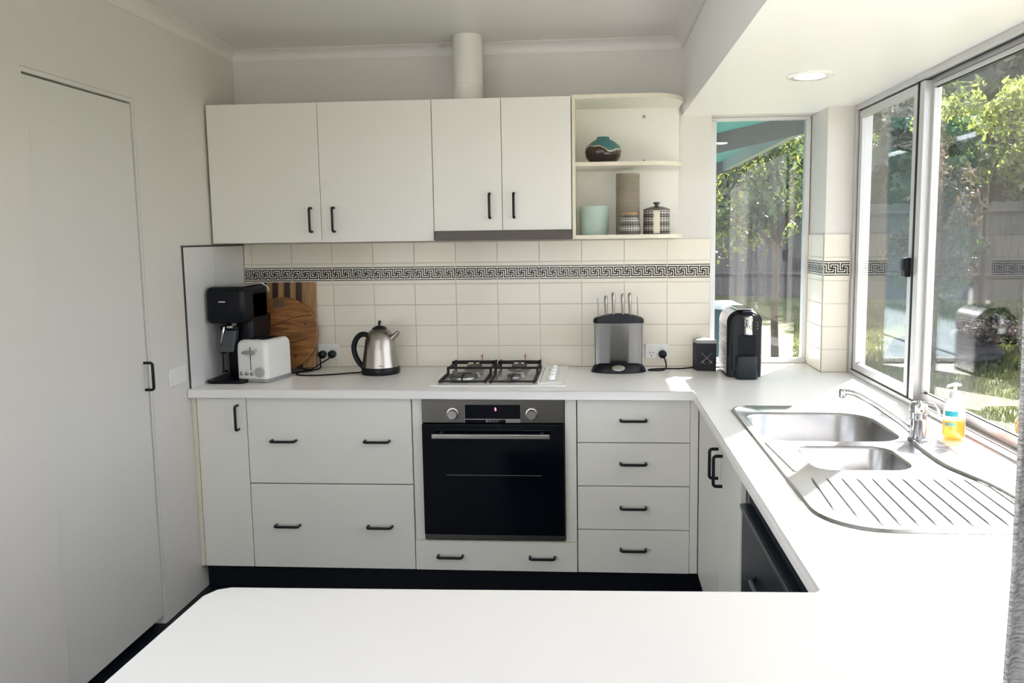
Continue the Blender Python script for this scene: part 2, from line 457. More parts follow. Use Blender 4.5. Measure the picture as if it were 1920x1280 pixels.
box(bm, 2.868, 2.896, -.838, -.828, .921, 2.05)
obj('gasket', bm, M_ALUD, w1)
# sliding sash
bm = bm_new()
sx0, sx1 = 2.870, 2.894
box(bm, sx0, sx1, -.826, -.210, .9215, .953); box(bm, sx0, sx1, -.826, -.210, 2.016, 2.046)
box(bm, sx0, sx1, -.244, -.210, .953, 2.016); box(bm, sx0, sx1, -.826, -.790, .953, 2.016)
sash = obj('sash', bm, M_ALU, w1, bevel=.002)
obj('glass_pane', B((2.880, 2.884, -.790, -.244, .953, 2.016)), M_GLASS, w1)
lk = obj('lock', B((2.848, 2.870, -.822, -.786, 1.362, 1.432), (2.842, 2.850, -.818, -.792, 1.385, 1.425)), M_BLKP, w1, bevel=.003)
# fixed pane
bm = bm_new()
fx0, fx1 = 2.896, 2.922
box(bm, fx0, fx1, YE+.03, -.85, .918, .950); box(bm, fx0, fx1, YE+.03, -.85, 2.022, 2.040)
box(bm, fx0-.026, fx1, -.882, -.842, .9185, 2.048); box(bm, fx0, fx1, -.900, -.882, .950, 2.022)
obj('fixed_frame', bm, M_ALU, w1, bevel=.002)
obj('glass_pane', B((2.908, 2.912, YE+.03, -.900, .950, 2.022)), M_GLASS, w1)
bm = B((2.903, 2.9075, YE+.03, -.900, .950, .954), (2.903, 2.9075, YE+.03, -.9, 2.018, 2.022))
obj('gasket', bm, M_ALUD, w1)

w2 = thing('window_2', None, None, (2.5, .1, .9), kind='structure'); w2['label'] = 'tall narrow fixed window at the end of the worktop'
bm = bm_new()
box(bm, 2.27, 2.7445, .088, .129, .9005, .922); box(bm, 2.27, 2.7445, .088, .129, 2.060, 2.0745)
box(bm, 2.27, 2.306, .088, .129, .922, 2.060); box(bm, 2.722, 2.7445, .088, .129, .922, 2.060)
obj('window_frame', bm, mat('painted_alu', (.70, .71, .71), .4, .2), w2, bevel=.002)
obj('glass_pane', B((2.306, 2.722, .106, .110, .922, 2.060)), M_GLASS, w2)
# unseen windows behind the camera, added and sized to fill with daylight
def fill_window(name, horiz, a0, a1, pos, z0, z1, n):
    t = thing(name, None, None, ((pos, a0, z0) if not horiz else (a0, pos, z0)), kind='structure'); bm = bm_new(); bg = bm_new()
    def q(b, s0, s1, d0, d1, zz0, zz1):
        if horiz: box(b, s0, s1, d0, d1, zz0, zz1)
        else: box(b, d0, d1, s0, s1, zz0, zz1)
    d0, d1 = pos-.03, pos+.03
    q(bm, a0, a1, d0, d1, z0, z0+.05); q(bm, a0, a1, d0, d1, z1-.05, z1)
    for i in range(n+1):
        c = a0 + (a1-a0)*i/n; c = min(max(c, a0+.025), a1-.025)
        q(bm, c-.025, c+.025, d0, d1, z0+.05, z1-.05)
    for i in range(n):
        s0 = a0+(a1-a0)*i/n+.03; s1 = a0+(a1-a0)*(i+1)/n-.03
        q(bg, s0, s1, pos-.002, pos+.002, z0+.05, z1-.05)
    obj('window_frame', bm, M_ALU, t); obj('glass_pane', bg, M_GLASS, t)
fill_window('fill_window_3', False, -6.4, -4.8, 2.95, 0.0, 2.2, 3)
fill_window('fill_window_4', True, .2, 2.7, -7.05, .0, 2.3, 3)
fill_window('fill_window_5', False, -5.0, -2.3, -.06, 0.0, 2.2, 2)
w6 = thing('fill_skylight', None, None, (1.25, -4.7, ZC), kind='structure')  # added skylight, out of view, lights worktops and fronts from above
obj('window_frame', B((0.31, 0.35, -4.74, -3.11, ZC+.1, ZC+.16), (1.45, 1.49, -4.74, -3.11, ZC+.1, ZC+.16), (0.35, 1.45, -4.74, -4.7, ZC+.1, ZC+.16), (0.35, 1.45, -3.15, -3.11, ZC+.1, ZC+.16)), M_ALU, w6)
obj('glass_pane', B((0.35, 1.45, -4.7, -3.15, ZC+.13, ZC+.136)), M_GLASS, w6)

# downlight in the bulkhead
dl = thing('downlight', 'round white recessed downlight in the bulkhead above the sink', 'light', (2.478, -.885, 2.075))
bm = bm_new(); lathe(bm, [(.078, 0), (.078, -.004), (.070, -.008), (.052, -.006), (.050, 0)], (2.478, -.885, 2.0748), 40, True, True)
obj('trim_ring', bm, M_ENAMEL, dl, smooth=True)
bm = bm_new(); lathe(bm, [(.046, -.0065), (.044, -.0085)], (2.478, -.885, 2.0748), 32)
obj('diffuser', bm, mat('lamp_diffuser', (.9, .9, .9), .3, emis=(1, .96, .9), estr=3.0), dl)

# ------------------------------------------------------------------ base cabinets, back run
YF = -.571; FT = .016
def front(bm, x0, x1, z0, z1): box(bm, x0, x1, YF, YF+FT, z0, z1)
# corner door unit
c1 = thing('base_cabinet', 'narrow white base cabinet with one door at the left wall', 'cabinet', (.12, -.55, .113))
obj('body', B((.004, .239, YF+.045, -.02, .113, .8615)), M_CARC, c1)
obj('filler_strip', B((.001, .020, YF, YF+.017, .113, .8615)), M_EDGE, c1)
dd = obj('door', B((.0225, .2385, YF, YF+FT, .113, .857)), M_CAB, c1, bevel=.0012)
pull_handle(dd, (.203, YF, .775), (0, 0, 1), (0, -1, 0))
c2 = thing('drawer_cabinet', 'wide white base cabinet with two deep drawers left of the oven', 'cabinet', (.6, -.55, .113))
obj('body', B((.2405, .9525, YF+.045, -.02, .113, .8615)), M_CARC, c2)
for z0, z1 in ((.113, .4835), (.4885, .857)):
    dr = obj('drawer', B((.242, .9515, YF, YF+FT, z0, z1)), M_CAB, c2, bevel=.0012)
    zh = .303 if z0 < .3 else .676
    for x in (.400, .804): pull_handle(dr, (x, YF, zh), (1, 0, 0), (0, -1, 0))
c3 = thing('oven_housing', 'white oven housing cabinet with a shallow drawer below the oven', 'cabinet', (1.3, -.55, .113))
obj('body', B((.955, .9745, YF+.006, -.02, .113, .8615), (1.6265, 1.6455, YF+.006, -.02, .113, .8615), (.9745, 1.6265, YF+.018, -.02, .113, .235), (.9745, 1.6265, -.04, -.02, .235, .8615)), M_CARC, c3)
obj('stile', B((.9585, .9975, YF+.004, YF+.016, .245, .8615)), M_CAB, c3, bevel=.001)
obj('stile', B((1.5975, 1.6445, YF+.004, YF+.016, .245, .8615)), M_CAB, c3, bevel=.001)
dr = obj('drawer', B((.955, 1.6455, YF-.002, YF+FT, .113, .240)), M_CAB, c3, bevel=.0012)
obj('drawer_edge', B((.955, 1.6455, YF, YF+FT, .2405, .244)), M_EDGE, c3)
for x in (1.105, 1.498): pull_handle(dr, (x, YF-.002, .178), (1, 0, 0), (0, -1, 0))
c4 = thing('drawer_cabinet', 'white base cabinet with four equal drawers right of the oven', 'cabinet', (1.88, -.55, .113))
obj('body', B((1.648, 2.128, YF+.045, -.02, .113, .8615)), M_CARC, c4)
for (z0, z1), zh in zip(((.113, .298), (.302, .486), (.490, .671), (.675, .857)), (.218, .399, .587, .770)):
    dr = obj('drawer', B((1.6495, 2.1115, YF, YF+FT, z0, z1)), M_CAB, c4, bevel=.0012)
    pull_handle(dr, (1.880, YF, zh), (1, 0, 0), (0, -1, 0))
obj('filler_strip', B((2.113, 2.146, YF+.004, YF+FT, .113, .8615)), M_CAB, c4)

# oven
ov = thing('built_in_oven', 'built-in stainless steel oven with black glass door under the cooktop', 'oven', (1.2975, -.56, .256))
OX0, OX1 = 1.0, 1.595
obj('cavity', B((OX0+.01, OX1-.01, YF+.012, -.05, .262, .845)), M_BLKP, ov)
cp = obj('control_panel', B((OX0, OX1, YF-.006, YF+.010, .757, .855)), M_OVST, ov, bevel=.001)
dw_ = obj('glass_door', B((OX0, OX1, YF-.020, YF+.010, .277, .753)), M_BLKG, ov, bevel=.002)
obj('bottom_trim', B((OX0, OX1, YF-.014, YF+.010, .256, .2745)), M_OVST, ov, bevel=.001)
disp = obj('display', B((1.181, 1.413, YF-.0075, YF-.005, .7745, .8335)), M_BLKG, cp)
obj('display_trim', B((1.1805, 1.4135, YF-.0078, YF-.005, .7705, .7735), (1.352, 1.4135, YF-.0078, YF-.005, .7575, .7705), (1.1795, 1.181, YF-.0078, YF-.005, .7575, .8335)), M_STEEL, cp)
obj('logo_strip', B((1.181, 1.352, YF-.0073, YF-.005, .7575, .7705)), M_BLKG, cp)
text('logo', 'BOSCH', .0135, XZ(1.302, YF-.0076, .7640), M_STEEL, cp)
bm = bm_new(); lathe(bm, [(.005, 0), (.005, -.0006)], (1.2735, YF-.0073, .7640), 16, axis='y'); obj('logo_mark', bm, M_STEEL, cp)
text('clock_digits', '5', .018, XZ(1.310, YF-.0078, .814), mat('display_red', (.5, .02, .04), .4, emis=(1, .05, .12), estr=3.0), disp)
for x in (1.130, 1.461):
    bm = bm_new(); lathe(bm, [(.026, 0), (.026, -.002), (.021, -.003), (.0205, -.018), (.0185, -.021)], (x, YF-.006, .7935), 28, axis='y')
    obj('knob', bm, M_STEEL, ov, smooth=True)
bm = bm_new(); box(bm, 1.048, 1.538, YF-.062, YF-.046, .700, .721)
hh = obj('handle', bm, M_STEEL, dw_, bevel=.004)
for x in (1.075, 1.496): obj('handle_post', B((x, x+.015, YF-.048, YF-.019, .703, .718)), M_OVST, dw_)
bm = bm_new()
box(bm, 1.10, 1.50, YF-.0205, YF-.0198, .5355, .5368)
obj('rack_line', bm, M_GREYP, dw_)

# kickboards
obj('kickboard', B((.004, 2.2, -.520, -.505, 0, .1125)), M_KICK, label='black kickboard under the back run of cabinets', cat='kickboard')
obj('kickboard', B((2.2005, 2.215, -2.44, -.520, 0, .1125)), M_KICK, label='black kickboard under the sink run of cabinets', cat='kickboard')

# right run: sink cabinet with two doors
XR = 2.148
c5 = thing('sink_cabinet', 'white two-door cabinet under the sink on the right run', 'cabinet', (2.4, -1.0, .113))
obj('body', B((XR+.017, 2.2, -1.488, -.590, .113, .8615), (2.2, 2.8, -1.488, -1.47, .113, .70)), M_CARC, c5)
obj('filler_strip', B((XR+.001, XR+.017, -.600, -.572, .113, .8615)), M_CAB, c5)
for (y0, y1), yh in zip(((-1.125, -.602), (-1.4965, -1.1275)), (-1.075, -1.165)):
    dd = obj('door', B((XR, XR+.016, y0, y1, .113, .857)), M_CAB, c5, bevel=.0012)
    pull_handle(dd, (XR, yh, .735), (0, 0, 1), (-1, 0, 0), .104, .030)
# dishwasher
dwt = thing('dishwasher', 'dark slate dishwasher under the worktop beside the sink doors', 'dishwasher', (2.4, -1.8, 0))
M_DW = mat('dark_slate_metal', (.020, .027, .040), .36, .3, spec=.3)
obj('body', B((XR+.03, 2.75, -2.400, -1.500, .02, .70), (XR+.03, 2.19, -2.400, -1.500, .70, .855)), M_BLKP, dwt)
dpan = obj('door_panel', B((XR+.004, XR+.03, -2.400, -1.500, .12, .742)), M_DW, dwt, bevel=.003)
obj('control_panel', B((XR+.024, XR+.034, -2.400, -1.500, .746, .855)), M_DW, dwt, bevel=.002)
obj('door_lip', B((XR-.004, XR+.01, -2.398, -1.502, .728, .742)), mat('slate_light', (.10, .115, .13), .35, .5), dpan, bevel=.003)
bm = bm_new(); tube(bm, [(XR+.006, -1.70, .60), (XR-.012, -1.72, .60), (XR-.012, -2.16, .60), (XR+.006, -2.18, .60)], .007, 10)  # added light bar, stands in for a bright reflection at the latch
obj('handle', bm, mat('slate_light', (.1, .115, .13)), dpan, smooth=True)
c6 = thing('base_cabinet', 'white base cabinet in the corner past the dishwasher', 'cabinet', (2.5, -2.25, .113))
obj('body', B((XR+.017, 2.85, -2.44, -2.404, .113, .8615)), M_CARC, c6)
obj('door', B((XR, XR+.016, -2.44, -2.403, .113, .857)), M_CAB, c6, bevel=.0012)
c7 = thing('peninsula_cabinet', 'white cabinet carrying the peninsula worktop in the foreground', 'cabinet', (1.9, -2.8, 0))
obj('body', B((1.09, 2.85, -2.90, -2.50, .113, .8615)), M_CAB, c7)
obj('plinth', B((1.12, 2.85, -2.86, -2.56, 0, .112)), M_KICK, c7)

# ------------------------------------------------------------------ worktop
out = [(.003, -.0065), (2.2685, -.0065), (2.2705, .0875), (2.7425, .0875), (2.7425, -.1725), (2.8985, -.1725), (2.8985, -2.79), (2.89, -2.95), (1.008, -2.95), (1.019, -2.478), (1.034, -2.449), (1.060, -2.437),
       (2.112, -2.437), (2.130, -2.420), (2.130, -.604), (.003, -.604)]
bm = bm_new()
va, vb = prism(bm, out, .862, .8995)
bm.edges.ensure_lookup_table()
def onfront(e):
    a, b = e.verts[0].co, e.verts[1].co
    if abs(a.z-b.z) > 1e-4 : return False
    k = [i for i, p in enumerate(out) if (Vector((p[0], p[1])) - a.xy).length < 1e-4][0]; l = [i for i, p in enumerate(out) if (Vector((p[0], p[1])) - b.xy).length < 1e-4][0]
    k, l = min(k, l), max(k, l)
    return k >= 7 and l == k+1
ed = [e for e in bm.edges if onfront(e)]
bmesh.ops.bevel(bm, geom=ed, offset=.0135, segments=6, profile=.5, affect='EDGES', clamp_overlap=True)
wt = obj('worktop', bm, M_TOP, label='white laminate u-shaped worktop running along wall, window and foreground', cat='worktop')
bc = bm_new(); prism(bc, rr(2.225, 2.74, -1.76, -.935, .06), .80, .95)
cut(wt, bc)
wt.data.polygons.foreach_set('use_smooth', [True]*len(wt.data.polygons)); wt.data.set_sharp_from_angle(angle=math.radians(25))
obj('joint_strip', B((2.128, 2.1315, -.6065, -.6035, .864, .898)), M_CARC, wt)

# ------------------------------------------------------------------ sink
sk = thing('sink', 'stainless steel inset sink with two bowls and ribbed drainer under the window', 'sink', (2.48, -1.5, .9))
outer = rr(2.207, 2.752, -2.137, -.912, (.14, .14, .075, .075), 10)
b1r = rr(2.238, 2.655, -1.405, -1.018, (.075, .085, .11, .09), 10)
b2r = rr(2.305, 2.572, -1.702, -1.462, (.055, .07, .055, .05), 10)
def scale_loop(l, k, cx=None, cy=None, inset=None):
    cx = sum(p[0] for p in l)/len(l); cy = sum(p[1] for p in l)/len(l)
    x0 = max(abs(p[0]-cx) for p in l); y0 = max(abs(p[1]-cy) for p in l)
    return [(cx+(p[0]-cx)*(1-inset/x0), cy+(p[1]-cy)*(1-inset/y0)) for p in l]
bm = bm_new(); loops = []
Z = .9035
rim = scale_loop(outer, 1, inset=.014)
for l in (rim, b1r, b2r):
    vs = [bm.verts.new((p[0], p[1], Z)) for p in l]
    es = [bm.edges.new((vs[i], vs[(i+1) % len(vs)])) for i in range(len(vs))]
    loops.append((vs, es))
bmesh.ops.triangle_fill(bm, edges=[e for l in loops for e in l[1]], use_beauty=True, use_dissolve=False)
def ring(vs, l, z):
    nv = [bm.verts.new((p[0], p[1], z)) for p in l]
    for i in range(len(nv)):
        j = (i+1) % len(nv); bm.faces.new((vs[i], vs[j], nv[j], nv[i]))
    return nv
r_ = ring(loops[0][0], scale_loop(outer, 1, inset=.010), .9065); r_ = ring(r_, scale_loop(outer, 1, inset=.004), .9065); r_ = ring(r_, outer, .9002)
obj('deck', bm, M_SINK, sk, smooth=True, angle=50)
for nm, l, dep in (('bowl', b1r, .17), ('bowl', b2r, .12)):
    bm = bm_new(); vs = [bm.verts.new((p[0], p[1], Z)) for p in scale_loop(l, 1, inset=-.004)]
    q = ring(vs, l, Z-.002)
    q = ring(q, scale_loop(l, 1, inset=.004), Z-.008)
    q = ring(q, scale_loop(l, 1, inset=.012), Z-dep+.03)
    q = ring(q, scale_loop(l, 1, inset=.020), Z-dep+.010)
    q = ring(q, scale_loop(l, 1, inset=.040), Z-dep)
    bm.faces.new(q)
    bw = obj(nm, bm, M_SINK, sk, smooth=True, angle=80)
    cx = sum(p[0] for p in l)/len(l); cy = sum(p[1] for p in l)/len(l)
    bm = bm_new(); lathe(bm, [(.042, 0), (.042, .002), (.030, .0025), (.026, -.001)], (cx, cy, Z-dep+.0005), 28)
    obj('drain', bm, M_CHROME, bw, smooth=True)
# ribs of the drainer
bm = bm_new()
for i in range(12):
    x = 2.262+i*.0375
    y0 = -2.10 if x > 2.33 else -2.10+(2.33-x)*1.3
    y1 = -1.775
    xs = x+.012
    tube(bm, [(xs-.014, y0, Z-.0008), (xs-.012, y0+.02, Z+.0012), (xs, y1-.02, Z+.0012), (xs, y1, Z-.0008)], .0035, 8, flat=.7)
obj('drainer_rib', bm, M_SINK, sk, smooth=True)
bm = bm_new()
tube(bm, spline([(2.665, -1.43, Z), (2.655, -1.55, Z+.001), (2.655, -1.66, Z+.001), (2.672, -1.74, Z+.001), (2.692, -1.83, Z+.001), (2.700, -1.95, Z+.001), (2.70, -2.08, Z)], 6), .010, 12, flat=.8)
obj('pressed_ridge', bm, M_SINK, sk, smooth=True); bm = bm_new()
tube(bm, spline([(2.232, -1.43, Z), (2.240, -1.60, Z), (2.246, -1.72, Z)], 6), .006, 10, flat=.4)
obj('pressed_ridge', bm, M_SINK, sk, smooth=True)

# mixer tap
tp = thing('mixer_tap', 'chrome mixer tap with long swivel spout behind the sink', 'tap', (2.688, -1.385, .905))
TX, TY = 2.690, -1.385
bm = bm_new(); lathe(bm, [(.029, .904), (.029, .909), (.0235, .912), (.0235, .965), (.0245, .967), (.0245, .969), (.0225, .971), (.0225, .985)], (TX, TY, 0), 32)
obj('body', bm, M_CHROME, tp, smooth=True)
bm = bm_new(); lathe(bm, [(.0225, .985), (.0245, .987), (.0245, 1.012), (.020, 1.020), (.008, 1.023)], (TX, TY, 0), 32)
cap = obj('lever_cap', bm, M_CHROME, tp, smooth=True)
bm = bm_new(); tube(bm, [(TX, TY, 1.016), (TX+.012, TY-.012, 1.021), (TX+.03, TY-.03, 1.018), (TX+.040, TY-.040, 1.004), (TX+.042, TY-.043, .985)], [.008, .008, .007, .0055, .005], 10, flat=.6)
obj('lever', bm, M_CHROME, tp, smooth=True)
bm = bm_new(); tube(bm, spline([(TX-.012, TY+.004, .925), (TX-.045, TY+.032, .956), (TX-.105, TY+.078, .998), (TX-.150, TY+.112, 1.022), (TX-.175, TY+.132, 1.024)], 8), .0095, 12)
spt = obj('spout', bm, M_CHROME, tp, smooth=True)
bm = bm_new(); lathe(bm, [(.0115, 1.004), (.0125, 1.008), (.0125, 1.028), (.010, 1.032)], (TX-.181, TY+.137, 0), 20)
obj('aerator', bm, M_CHROME, spt, smooth=True)
bm = bm_new(); lathe(bm, [(.0035, -.0248), (.0035, -.0258)], (TX-.002, TY, .998), 12, axis='y'); obj('indicator', bm, M_RED, cap)

# soap pump bottle
sb = thing('soap_bottle', 'clear pump bottle half full of orange hand soap on the window ledge', 'soap bottle', (2.803, -1.362, .9))
SX, SY = 2.803, -1.362
def orect(bm, prof, cx, cy, n=24, k=.62, cap0=True, cap1=True):
    loft(bm, [[(cx+r*math.cos(2*PI*i/n), cy+r*k*math.sin(2*PI*i/n), z) for i in range(n)] for r, z in prof], True, cap0, cap1)
bm = bm_new(); orect(bm, [(.029, .9005), (.033, .905), (.0335, .93), (.032, .97), (.0305, .995), (.026, 1.012), (.016, 1.026), (.0145, 1.03)], SX, SY, k=.75)
btl = obj('bottle', bm, M_CLEARP, sb, smooth=True)
bm = bm_new(); orect(bm, [(.027, .903), (.0312, .907), (.0318, .93), (.0308, .962)], SX, SY, k=.73)
obj('soap', bm, M_ORANGE, btl, smooth=True)
bm = bm_new(); lathe(bm, [(.0155, 1.028), (.0155, 1.044), (.012, 1.048), (.005, 1.049), (.005, 1.066)], (SX, SY, 0), 20)
obj('pump_collar', bm, M_WHITEP, sb, smooth=True)
bm = bm_new(); tube(bm, [(SX+.016, SY+.004, 1.066), (SX, SY, 1.069), (SX-.022, SY-.010, 1.067), (SX-.030, SY-.014, 1.062)], [.006, .0085, .006, .004], 10, flat=.6)
obj('pump_head', bm, M_WHITEP, sb, smooth=True)
def label_patch(w0, w1, z0, z1, m, nm):
    bm = bm_new(); ln = []
    for z in (z0, z1):
        ln.append([(SX+.0337*math.cos(a)*(1.012 if z < .97 else .985), SY+.0337*.75*math.sin(a)*1.02, z) for a in [w0+(w1-w0)*i/8 for i in range(9)]])
    loft(bm, ln, False, False, False)
    return obj(nm, bm, m, btl, smooth=True)
label_patch(PI*1.12, PI*1.50, .975, .991, M_TEAL, 'label_band')
label_patch(PI*1.14, PI*1.46, .945, .957, M_GREENL, 'label_leaf')

# ------------------------------------------------------------------ cooktop
ct = thing('gas_cooktop', 'white gas cooktop with four burners set in the worktop', 'cooktop', (1.32, -.29, .9))
CX0, CX1, CY0, CY1 = 1.022, 1.602, -.535, -.035
bm = bm_new(); prism(bm, rr(CX0, CX1, CY0, CY1, .012), .9003, .907)
obj('base', bm, M_ENAMEL, ct, bevel=.002)
bm = bm_new(); prism(bm, rr(CX0+.03, CX0+.455, CY0+.035, CY1-.03, .02), .907, .909)
obj('burner_tray', bm, mat('tray_steel', (.72, .71, .68), .2, .7), ct, bevel=.001)
kp = obj('control_panel', B((CX1-.112, CX1-.02, CY0+.035, CY1-.03, .907, .912)), M_ENAMEL, ct, bevel=.002)
obj('panel_divider', B((CX1-.120, CX1-.114, CY0+.03, CY1-.025, .907, .922)), M_ENAMEL, ct, bevel=.002)
for i in range(4):
    y = CY0+.105+i*.085
    bm = bm_new(); lathe(bm, [(.021, .912), (.021, .914), (.0165, .916), (.0155, .931), (.013, .934)], (CX1-.066, y, 0), 24)
    kn = obj('knob', bm, M_ENAMEL, ct, smooth=True)
    bm = bm_new(); lathe(bm, [(.0225, .9121), (.0225, .9129)], (CX1-.066, y, 0), 24)
    obj('knob_ring', bm, M_BLACK if i == 0 else M_GREYP, kn)
for i, (x, y, r) in enumerate(((1.150, -.405, .062), (1.372, -.405, .030), (1.162, -.155, .036), (1.372, -.155, .036))):
    bm = bm_new(); lathe(bm, [(r+.018, .909), (r+.012, .914), (r, .916), (r*.98, .925)], (x, y, 0), 32)
    bu = obj('burner', bm, mat('burner_alu', (.35, .34, .32), .35, .9), ct, smooth=True)
    bm = bm_new(); lathe(bm, [(r*.95, .925), (r, .927), (r*.97, .932), (r*.6, .934), (r*.58, .930) if r > .05 else (r*.5, .935)], (x, y, 0), 32)
    obj('burner_cap', bm, M_BURN, bu, smooth=True)
def trivet(x0, x1):
    bm = bm_new(); h = .944; y0, y1 = CY0+.045, CY1-.035; ym = (y0+y1)/2; xm = (x0+x1)/2; s = .0045
    for y in (y0, y1): box(bm, x0, x1, y-s, y+s, (.912 if y == y0 else h-.012), (.919 if y == y0 else h-.004))
    box(bm, x0, x1, ym-s, ym+s, h-.010, h)
    for x in (x0, x1-2*s):
        box(bm, x, x+2*s, y0, ym, .911, .920); box(bm, x, x+2*s, ym-s, y1, h-.014, h-.004)
        box(bm, x, x+2*s, ym-.012, ym+.012, .9095, h)
        box(bm, x, x+2*s, y1-.02, y1, .9095, h)
    # pan fingers
    for yc, yb in (((y0+ym)/2, y0), ((y1+ym)/2, y1)):
        box(bm, xm-s/1.5, xm+s/1.5, min(yb, yb+(.065 if yb == y0 else -.065)), max(yb, yb+(.065 if yb == y0 else -.065)), h-.014, h-.002)
        if yb == y0: box(bm, xm-s/1.5, xm+s/1.5, y0-s, y0+s, .912, h-.004)
    for (xa, sg) in ((x0, 1), (x1, -1)):
        box(bm, min(xa, xa+sg*.075), max(xa, xa+sg*.075), y1-.085, y1-.077, h-.008, h+.006)
        box(bm, min(xa, xa+sg*.010), max(xa, xa+sg*.010), y1-.085, y1-.077, h-.03, h+.006)
    return obj('trivet', bm, M_IRON, ct, bevel=.0012)
trivet(1.055, 1.258); trivet(1.272, 1.470)
for x in (1.190, 1.395):
    bm = bm_new(); tube(bm, [(x, -.10, .94), (x, -.10, .962), (x-.006, -.10, .968)], .0022, 6); tube(bm, [(x, -.10, .958), (x+.003, -.10, .976)], .002, 6)
    obj('igniter', bm, M_RED, ct)

# ------------------------------------------------------------------ wall cabinets
YU = -.320
ZB, ZT = 1.513, 2.122
u1 = thing('wall_cabinet', 'white two-door wall cabinet at the left above the worktop', 'cabinet', (.5, -.16, ZB))
obj('body', B((.010, 1.018, YU+.045, -.008, ZB+.002, ZT)), M_CARC, u1)
for (x0, x1), xh in zip(((.0115, .512), (.5145, 1.0185)), (.470, .573)):
    dd = obj('door', B((x0, x1, YU, YU+.016, ZB, ZT)), M_CAB, u1, bevel=.0012)
    pull_handle(dd, (xh, YU, 1.612), (0, 0, 1), (0, -1, 0))
u2 = thing('wall_cabinet', 'white two-door wall cabinet over the range hood', 'cabinet', (1.32, -.16, 1.55))
obj('body', B((1.021, 1.6265, YU+.045, -.008, 1.556, ZT)), M_CARC, u2)
for (x0, x1), xh in zip(((1.0215, 1.3225), (1.325, 1.6255)), (1.270, 1.376)):
    dd = obj('door', B((x0, x1, YU, YU+.016, 1.555, ZT)), M_CAB, u2, bevel=.0012)
    pull_handle(dd, (xh, YU, 1.662), (0, 0, 1), (0, -1, 0))
rh = thing('range_hood', 'slim brown steel slide-out range hood under the wall cabinets', 'range hood', (1.32, -.16, 1.51))
obj('body', B((1.023, 1.626, YU+.006, -.008, 1.517, 1.5545)), M_GREYP, rh)
obj('front_strip', B((1.0225, 1.6275, YU-.014, YU+.005, 1.513, 1.5535)), mat('hood_strip', (.075, .066, .056), .4, .7), rh, bevel=.0015)
# open end shelf
us = thing('open_shelf_unit', 'cream open end shelf unit with rounded corners right of the wall cabinets', 'shelf', (1.87, -.16, ZB))
obj('side_panel', B((1.6295, 1.6435, YU-.0, -.008, ZB, ZT+.006)), M_EDGE, us)
obj('back_panel', B((1.6435, 2.117, -.022, -.008, ZB+.014, ZT-.012)), M_CAB, us)
for i, (z0, z1) in enumerate(((1.5135, 1.5295), (1.826, 1.842), (2.110, 2.126))):
    bm = bm_new(); pr = rr(1.6435, 2.118, YU-.0, -.022 if i == 1 else -.008, (.0005, .17, .0005, .0005), 14)
    prism(bm, pr, z0, z1)
    s_ = obj('shelf', bm, M_CAB, us, smooth=True)
    # cream edge band
    pe = [p for p in pr if p[1] < -.05 or p[0] > 2.11]
    pf = [p for p in pr[1:] if True]
    bm = bm_new(); pts = [q for q in pr if (q[1] <= YU+.0002 or (q[0] > 1.95 and q[1] < -.14))]
    a_ = [Vector((p[0], p[1], 0)) for p in pts]
    ring_in = [[(p.x, p.y, z0-.0004) for p in a_], [(p.x+.0, p.y, z1+.0004) for p in a_]]
    def off(p): 
        c = Vector((1.948, YU+.17, 0)); d = (p-c).normalized() if p.x > 1.948 else Vector((0, -1, 0)); return p + d*.0012
    oo = [off(p) for p in a_]
    loft(bm, [[(p.x, p.y, z0-.0004) for p in oo], [(p.x, p.y, z1+.0004) for p in oo]], False, False, False)
    loft(bm, [[(p.x, p.y, z0-.0004) for p in oo], [(p.x, p.y, z0-.0004) for p in a_]], False, False, False)
    loft(bm, [[(p.x, p.y, z1+.0004) for p in a_], [(p.x, p.y, z1+.0004) for p in oo]], False, False, False)
    obj('edge_band', bm, M_EDGE, s_)
for z in (2.071, 1.869):
    bm = bm_new(); lathe(bm, [(.006, 0), (.006, -.010), (.004, -.012)], (1.957, -.022, z), 12, axis='y'); obj('screw_cover', bm, M_GREYP, us)
# duct
du = thing('exhaust_duct', 'white round exhaust duct rising from the wall cabinets to the ceiling', 'duct', (1.163, -.17, ZT))
bm = bm_new(); lathe(bm, [(.066, ZT+.001), (.066, 2.165), (.0655, 2.168), (.0655, ZC-.001)], (1.163, -.17, 0), 40)
obj('pipe', bm, mat('duct_paint', (.78, .77, .72), .45, bump=.2, bscale=60), du, smooth=True)
bm = bm_new(); tube(bm, [(1.163+.067*math.cos(a), -.17+.067*math.sin(a), 2.20+.004*math.sin(3*a)) for a in [2*PI*i/40 for i in range(41)]], .002, 6, False)
obj('seam', bm, MATS['duct_paint'], du, smooth=True)

